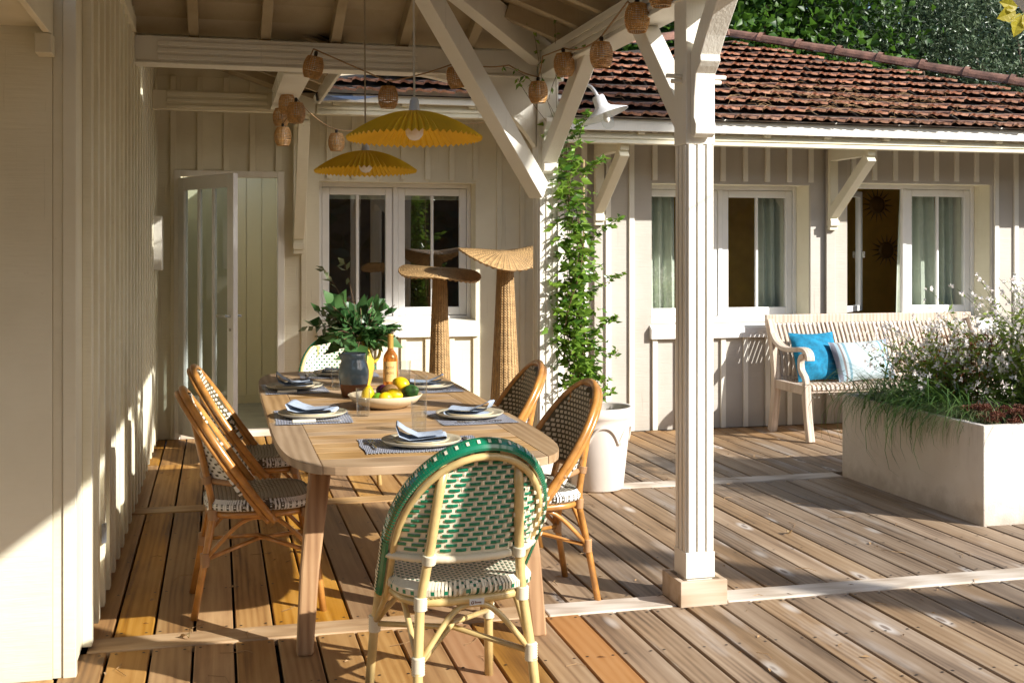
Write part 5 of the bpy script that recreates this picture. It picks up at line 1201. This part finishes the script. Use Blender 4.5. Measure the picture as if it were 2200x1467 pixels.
def gaura(x, y, n, spread, h0, h1, lb, seed):
    rr = random.Random(seed); root = empty('gaura_plant', (x, y, .48), 0, lb, 'flowering plant', 'white flowering plants in the planter')
    q = MB(); P = []; D = []; L_ = []; FP = []; FD = []; FL = []
    for _ in range(n):
        az = rr.uniform(0, 6.28); h = rr.uniform(h0, h1); o = rr.uniform(.05, spread*1.15); b_ = Vector((rr.gauss(0, .12), rr.gauss(0, .12), 0))
        tip = b_+Vector((math.cos(az)*o-.05, math.sin(az)*o, h)); st = bez(b_, b_+Vector((0, 0, h*.5)), tip-Vector((math.cos(az)*.08, math.sin(az)*.08, .06)), tip, 9); q.tube(st, .0014, 3, False)
        for i in range(1, 8):
            for _k in range(6 if i < 6 else 2): P.append(st[i].lerp(st[i+1], rr.random())); D.append((rr.gauss(0, .8), rr.gauss(0, .8), rr.gauss(.2, .5))); L_.append(rr.uniform(.025, .06)*(1 if i < 6 else .5))
        for i in (5, 6, 7, 8, 9):
            if rr.random() < .8:
                c = st[i]+Vector((rr.gauss(0, .012), rr.gauss(0, .012), rr.gauss(0, .012))); nrm = Vector((rr.gauss(0, .6), rr.gauss(-.8, .4), rr.gauss(.3, .4))).normalized(); a = nrm.orthogonal().normalized(); b2 = nrm.cross(a); s = rr.uniform(.015, .026)
                for k in range(4): t = k*math.pi/2*.8+rr.gauss(0, .2); FP.append(c); FD.append(a*math.cos(t)+b2*math.sin(t)+nrm*.3); FL.append(s)
    q.build('stems', 'stem_green', root); leaves('leaves', 'herb_green', root, P, D, L_, [l*.36 for l in L_], .15, .1); leaves('flowers', 'petal_white', root, FP, FD, FL, [l*.75 for l in FL], .1, .1)
gaura(4.78, 5.95, 260, .42, .25, .86, 'white flowering gaura plant massed at the right of the planter', 1); gaura(4.42, 6.45, 120, .38, .2, .58, 'white flowering gaura plant behind the arching grass', 2); gaura(4.95, 5.65, 170, .36, .25, .80, 'white flowering gaura plant at the front right of the planter', 3)
rl = empty('rust_shrub', (4.52, 6.28, .48), 0, 'low rust red and orange shrub in the middle of the planter', 'shrub')
P = np.stack([rng.normal(0, .15, 1500), rng.normal(0, .12, 1500), rng.uniform(.05, .48, 1500)], 1); leaves('leaves', 'rust_leaf', rl, P, rng.normal(0, 1, (1500, 3))+[0, 0, .4], rng.uniform(.02, .05, 1500), rng.uniform(.006, .015, 1500))
q = MB()
for _ in range(16): x, y = r_.gauss(.08, .15), r_.gauss(0, .12); q.tube([(x*.6, y*.6, 0), (x, y, r_.uniform(.25, .5))], [.002, .004], 4)
q.build('spikes', 'sedum_red', rl)
for i, (x, y, sx, sy, lb) in enumerate(((4.20, 5.66, .10, .16, 'dark red-brown sedum heads at the front left corner of the planter'), (4.48, 5.56, .22, .10, 'dark red-brown sedum heads along the front edge of the planter'))):
    sd_ = empty('sedum_plant', (x, y, .48), 0, lb, 'sedum', 'sedums in the planter'); q = MB(); P = []; D = []
    for _ in range(26 if i else 20):
        hx, hy, hz, hr = r_.uniform(-sx, sx), r_.uniform(-sy, sy), r_.uniform(.05, .12), r_.uniform(.03, .045); q.tube([(hx*.6, hy*.6, 0), (hx, hy, hz)], .003, 4)
        for _k in range(130): a, e = r_.uniform(0, 6.28), r_.uniform(0, 1)**.6; P.append((hx+hr*e*math.cos(a), hy+hr*e*math.sin(a), hz+hr*.45*(1-e*e)+r_.gauss(0, .004))); D.append((math.cos(a)*e, math.sin(a)*e, .9))
    q.build('stems', 'stem_brown', sd_); leaves('flower_heads', 'sedum_red', sd_, P, D, .010, .009, .3, .1)
tall = empty('grass_clump', (4.9, 6.35, .48), 0, 'few tall pale grass blades rising above the flowers', 'grass')
blades('blades', 'grass_pale', tall, [((r_.gauss(0, .15), r_.gauss(0, .15), 0), r_.gauss(2.6, .7), r_.uniform(.6, .95), r_.uniform(1.2, 1.5), .010, r_.uniform(.2, .7)) for _ in range(12)])
# ================================================================ trees
def limbs(q, p, d, L, r, depth, rr, out):
    e = p+d*L; q.tube([p, p.lerp(e, .5)+Vector((rr.gauss(0, .04*L), rr.gauss(0, .04*L), 0)), e], [r, r*.8, r*.62], 7); out.append(e)
    if depth:
        for _ in range(3): limbs(q, e, (d*.6+Vector((rr.gauss(0, .6), rr.gauss(0, .6), rr.uniform(.1, .7)))).normalized(), L*.68, r*.58, depth-1, rr, out)
def tree(x, y, h, crown_c, crown_r, nclump, nleaf, Ll, Wl, mat, lb, seed, name, cl=.5, fold=.2, z0=-.34):
    rr = random.Random(seed); g_ = np.random.default_rng(seed); root = empty(name, (x, y, z0), 0, lb, 'tree', None); q = MB(); ends = []
    limbs(q, Vector((0, 0, 0)), Vector((0, 0, 1)), h*.36, .03*h*.5, 2, rr, ends); q.build('trunk', 'bark', root, smooth=True)
    c = g_.normal(0, 1, (nclump, 3)); c /= np.linalg.norm(c, axis=1, keepdims=True); c *= (g_.random((nclump, 1))**.42); c = c*np.array(crown_r)+np.array(crown_c)
    P = (c[:, None, :]+g_.normal(0, cl, (nclump, nleaf, 3))).reshape(-1, 3); Dd = g_.normal(0, 1, P.shape)+[0, -.2, -.1]
    leaves('crown', mat, root, P, Dd, g_.uniform(.6, 1.2, len(P))*Ll, g_.uniform(.7, 1.2, len(P))*Wl, fold, .15)
tree(7.4, 15.3, 6.5, (0, 0, 4.6), (2.4, 1.6, 2.6), 260, 50, .15, .11, 'fig_leaf', 'bright green broad-leaved tree behind the roof ridge', 21, 'broadleaf_tree', .28)
tree(9.4, 15.2, 6.2, (0, 0, 4.4), (1.5, 1.3, 2.6), 200, 110, .10, .03, 'olive_leaf', 'silvery green olive tree behind the roof, right of the broad-leaved tree', 22, 'olive_tree', .15)
tree(11.6, 15.0, 6.6, (0, 0, 4.4), (2.2, 1.4, 2.8), 300, 110, .10, .03, 'olive_leaf', 'silvery green olive tree at the upper right, largest', 23, 'olive_tree', .16)
tree(8.0, 18.0, 9.0, (0, 0, 5.0), (11.0, 1.5, 5.4), 1100, 60, .26, .10, 'conifer_leaf', 'dark conifer mass filling the gaps behind the lighter trees', 24, 'conifer_tree', .5)
# branch tip with yellow leaves reaching in at the upper right
yl = empty('yellow_branch', (2.72, 3.5, 2.33), 0, 'yellow-green leaf sprig hanging in at the top right corner', 'branch')
q = MB(); q.tube([(.28, .1, .12), (.06, .0, .01), (-.03, 0, -.04)], [.003, .002, .001], 5); q.build('twig', 'stem_green', yl)
for i, (dx, dz, a, L) in enumerate(((-.07, -.045, 3.5, .075), (-.02, -.06, 4.5, .085), (-.05, .0, 2.9, .07), (.03, -.05, 5.2, .08), (.02, .0, 1.0, .07))):
    n = 9; side = []; 
    d = Vector((math.cos(a), .15, math.sin(a))).normalized(); s = d.cross(Vector((0, 1, 0))).normalized(); b_ = Vector((dx*.35, 0, dz*.35)); vs = []
    for k in range(n+1):
        t = k/n; w = .5*L*.72*math.sin(math.pi*min(1, t**.8))*(1+.12*(k % 2)); vs += [b_+d*L*t+s*w+Vector((0, -.01*math.sin(t*3), 0)), b_+d*L*t, b_+d*L*t-s*w+Vector((0, -.01*math.sin(t*3), 0))]
    MB().add(vs, [(k*3+j, k*3+j+1, k*3+4+j, k*3+3+j) for k in range(n) for j in (0, 1)]).build('leaf', 'yellow_leaf', yl)
# unseen pine added out of frame, crown placed to shade the upper back wall
def pine(x, y, zc, rx, ry, rz_, n, lb, seed):
    g_ = np.random.default_rng(seed); root = empty('added_shade_pine', (x, y, -.34), 0, lb, 'tree'); q = MB(); q.tube([(-1.7, -1.7, 0), (-1.6, -1.65, zc*.5), (-1.4, -1.4, zc*.85), (-.4, -.4, zc+.1)], [.2, .16, .12, .08], 10)
    c = g_.normal(0, 1, (n, 3)); c /= np.linalg.norm(c, axis=1, keepdims=True); c *= g_.random((n, 1))**.36; c = c*[rx, ry, rz_]+[0, 0, zc+.34]
    for k in range(14): q.tube([(-.4, -.4, zc+.1), tuple(c[k])], [.06, .02], 5)
    q.build('trunk', 'bark', root, smooth=True)
    P = (c[:, None, :]+g_.normal(0, .09, (n, 60, 3))).reshape(-1, 3); leaves('crown', 'pine_needle', root, P, g_.normal(0, 1, P.shape), .12, .02, .2, .1)
def hedge(x0, x1, y0, y1, h, n, lb, seed):  # unseen hedges added to cut low sky light and reflect in the panes
    g_ = np.random.default_rng(seed); root = empty('added_sky_hedge', ((x0+x1)/2, (y0+y1)/2, -.34), 0, lb, 'hedge', 'unseen hedges added to block sky light'); cx, cy = (x0+x1)/2, (y0+y1)/2
    P = np.stack([g_.uniform(x0, x1, n)-cx, g_.uniform(y0, y1, n)-cy, h*(1-g_.random(n)**2)*(.85+.15*np.sin(g_.uniform(x0, x1, n)))], 1)
    leaves('foliage', 'conifer_leaf', root, P, g_.normal(0, 1, P.shape), .55, .3, .2, .1); MB().box(x0-cx+.4, x1-cx-.4, y0-cy+.4, y1-cy-.4, 0, h*.9).build('stems', 'bark', root)
hedge(-14, 16, -11, -9, 6.0, 5000, 'unseen tall hedge added behind the camera to block sky light', 41); hedge(16.5, 18.5, -9, 9, 5.5, 4000, 'unseen tall hedge added far to the right to block sky light', 42)
pine(10.9, -.5, 9.32, 1.5, 1.3, .48, 420, 'unseen umbrella pine added right of the camera to shade the back wall', 31)
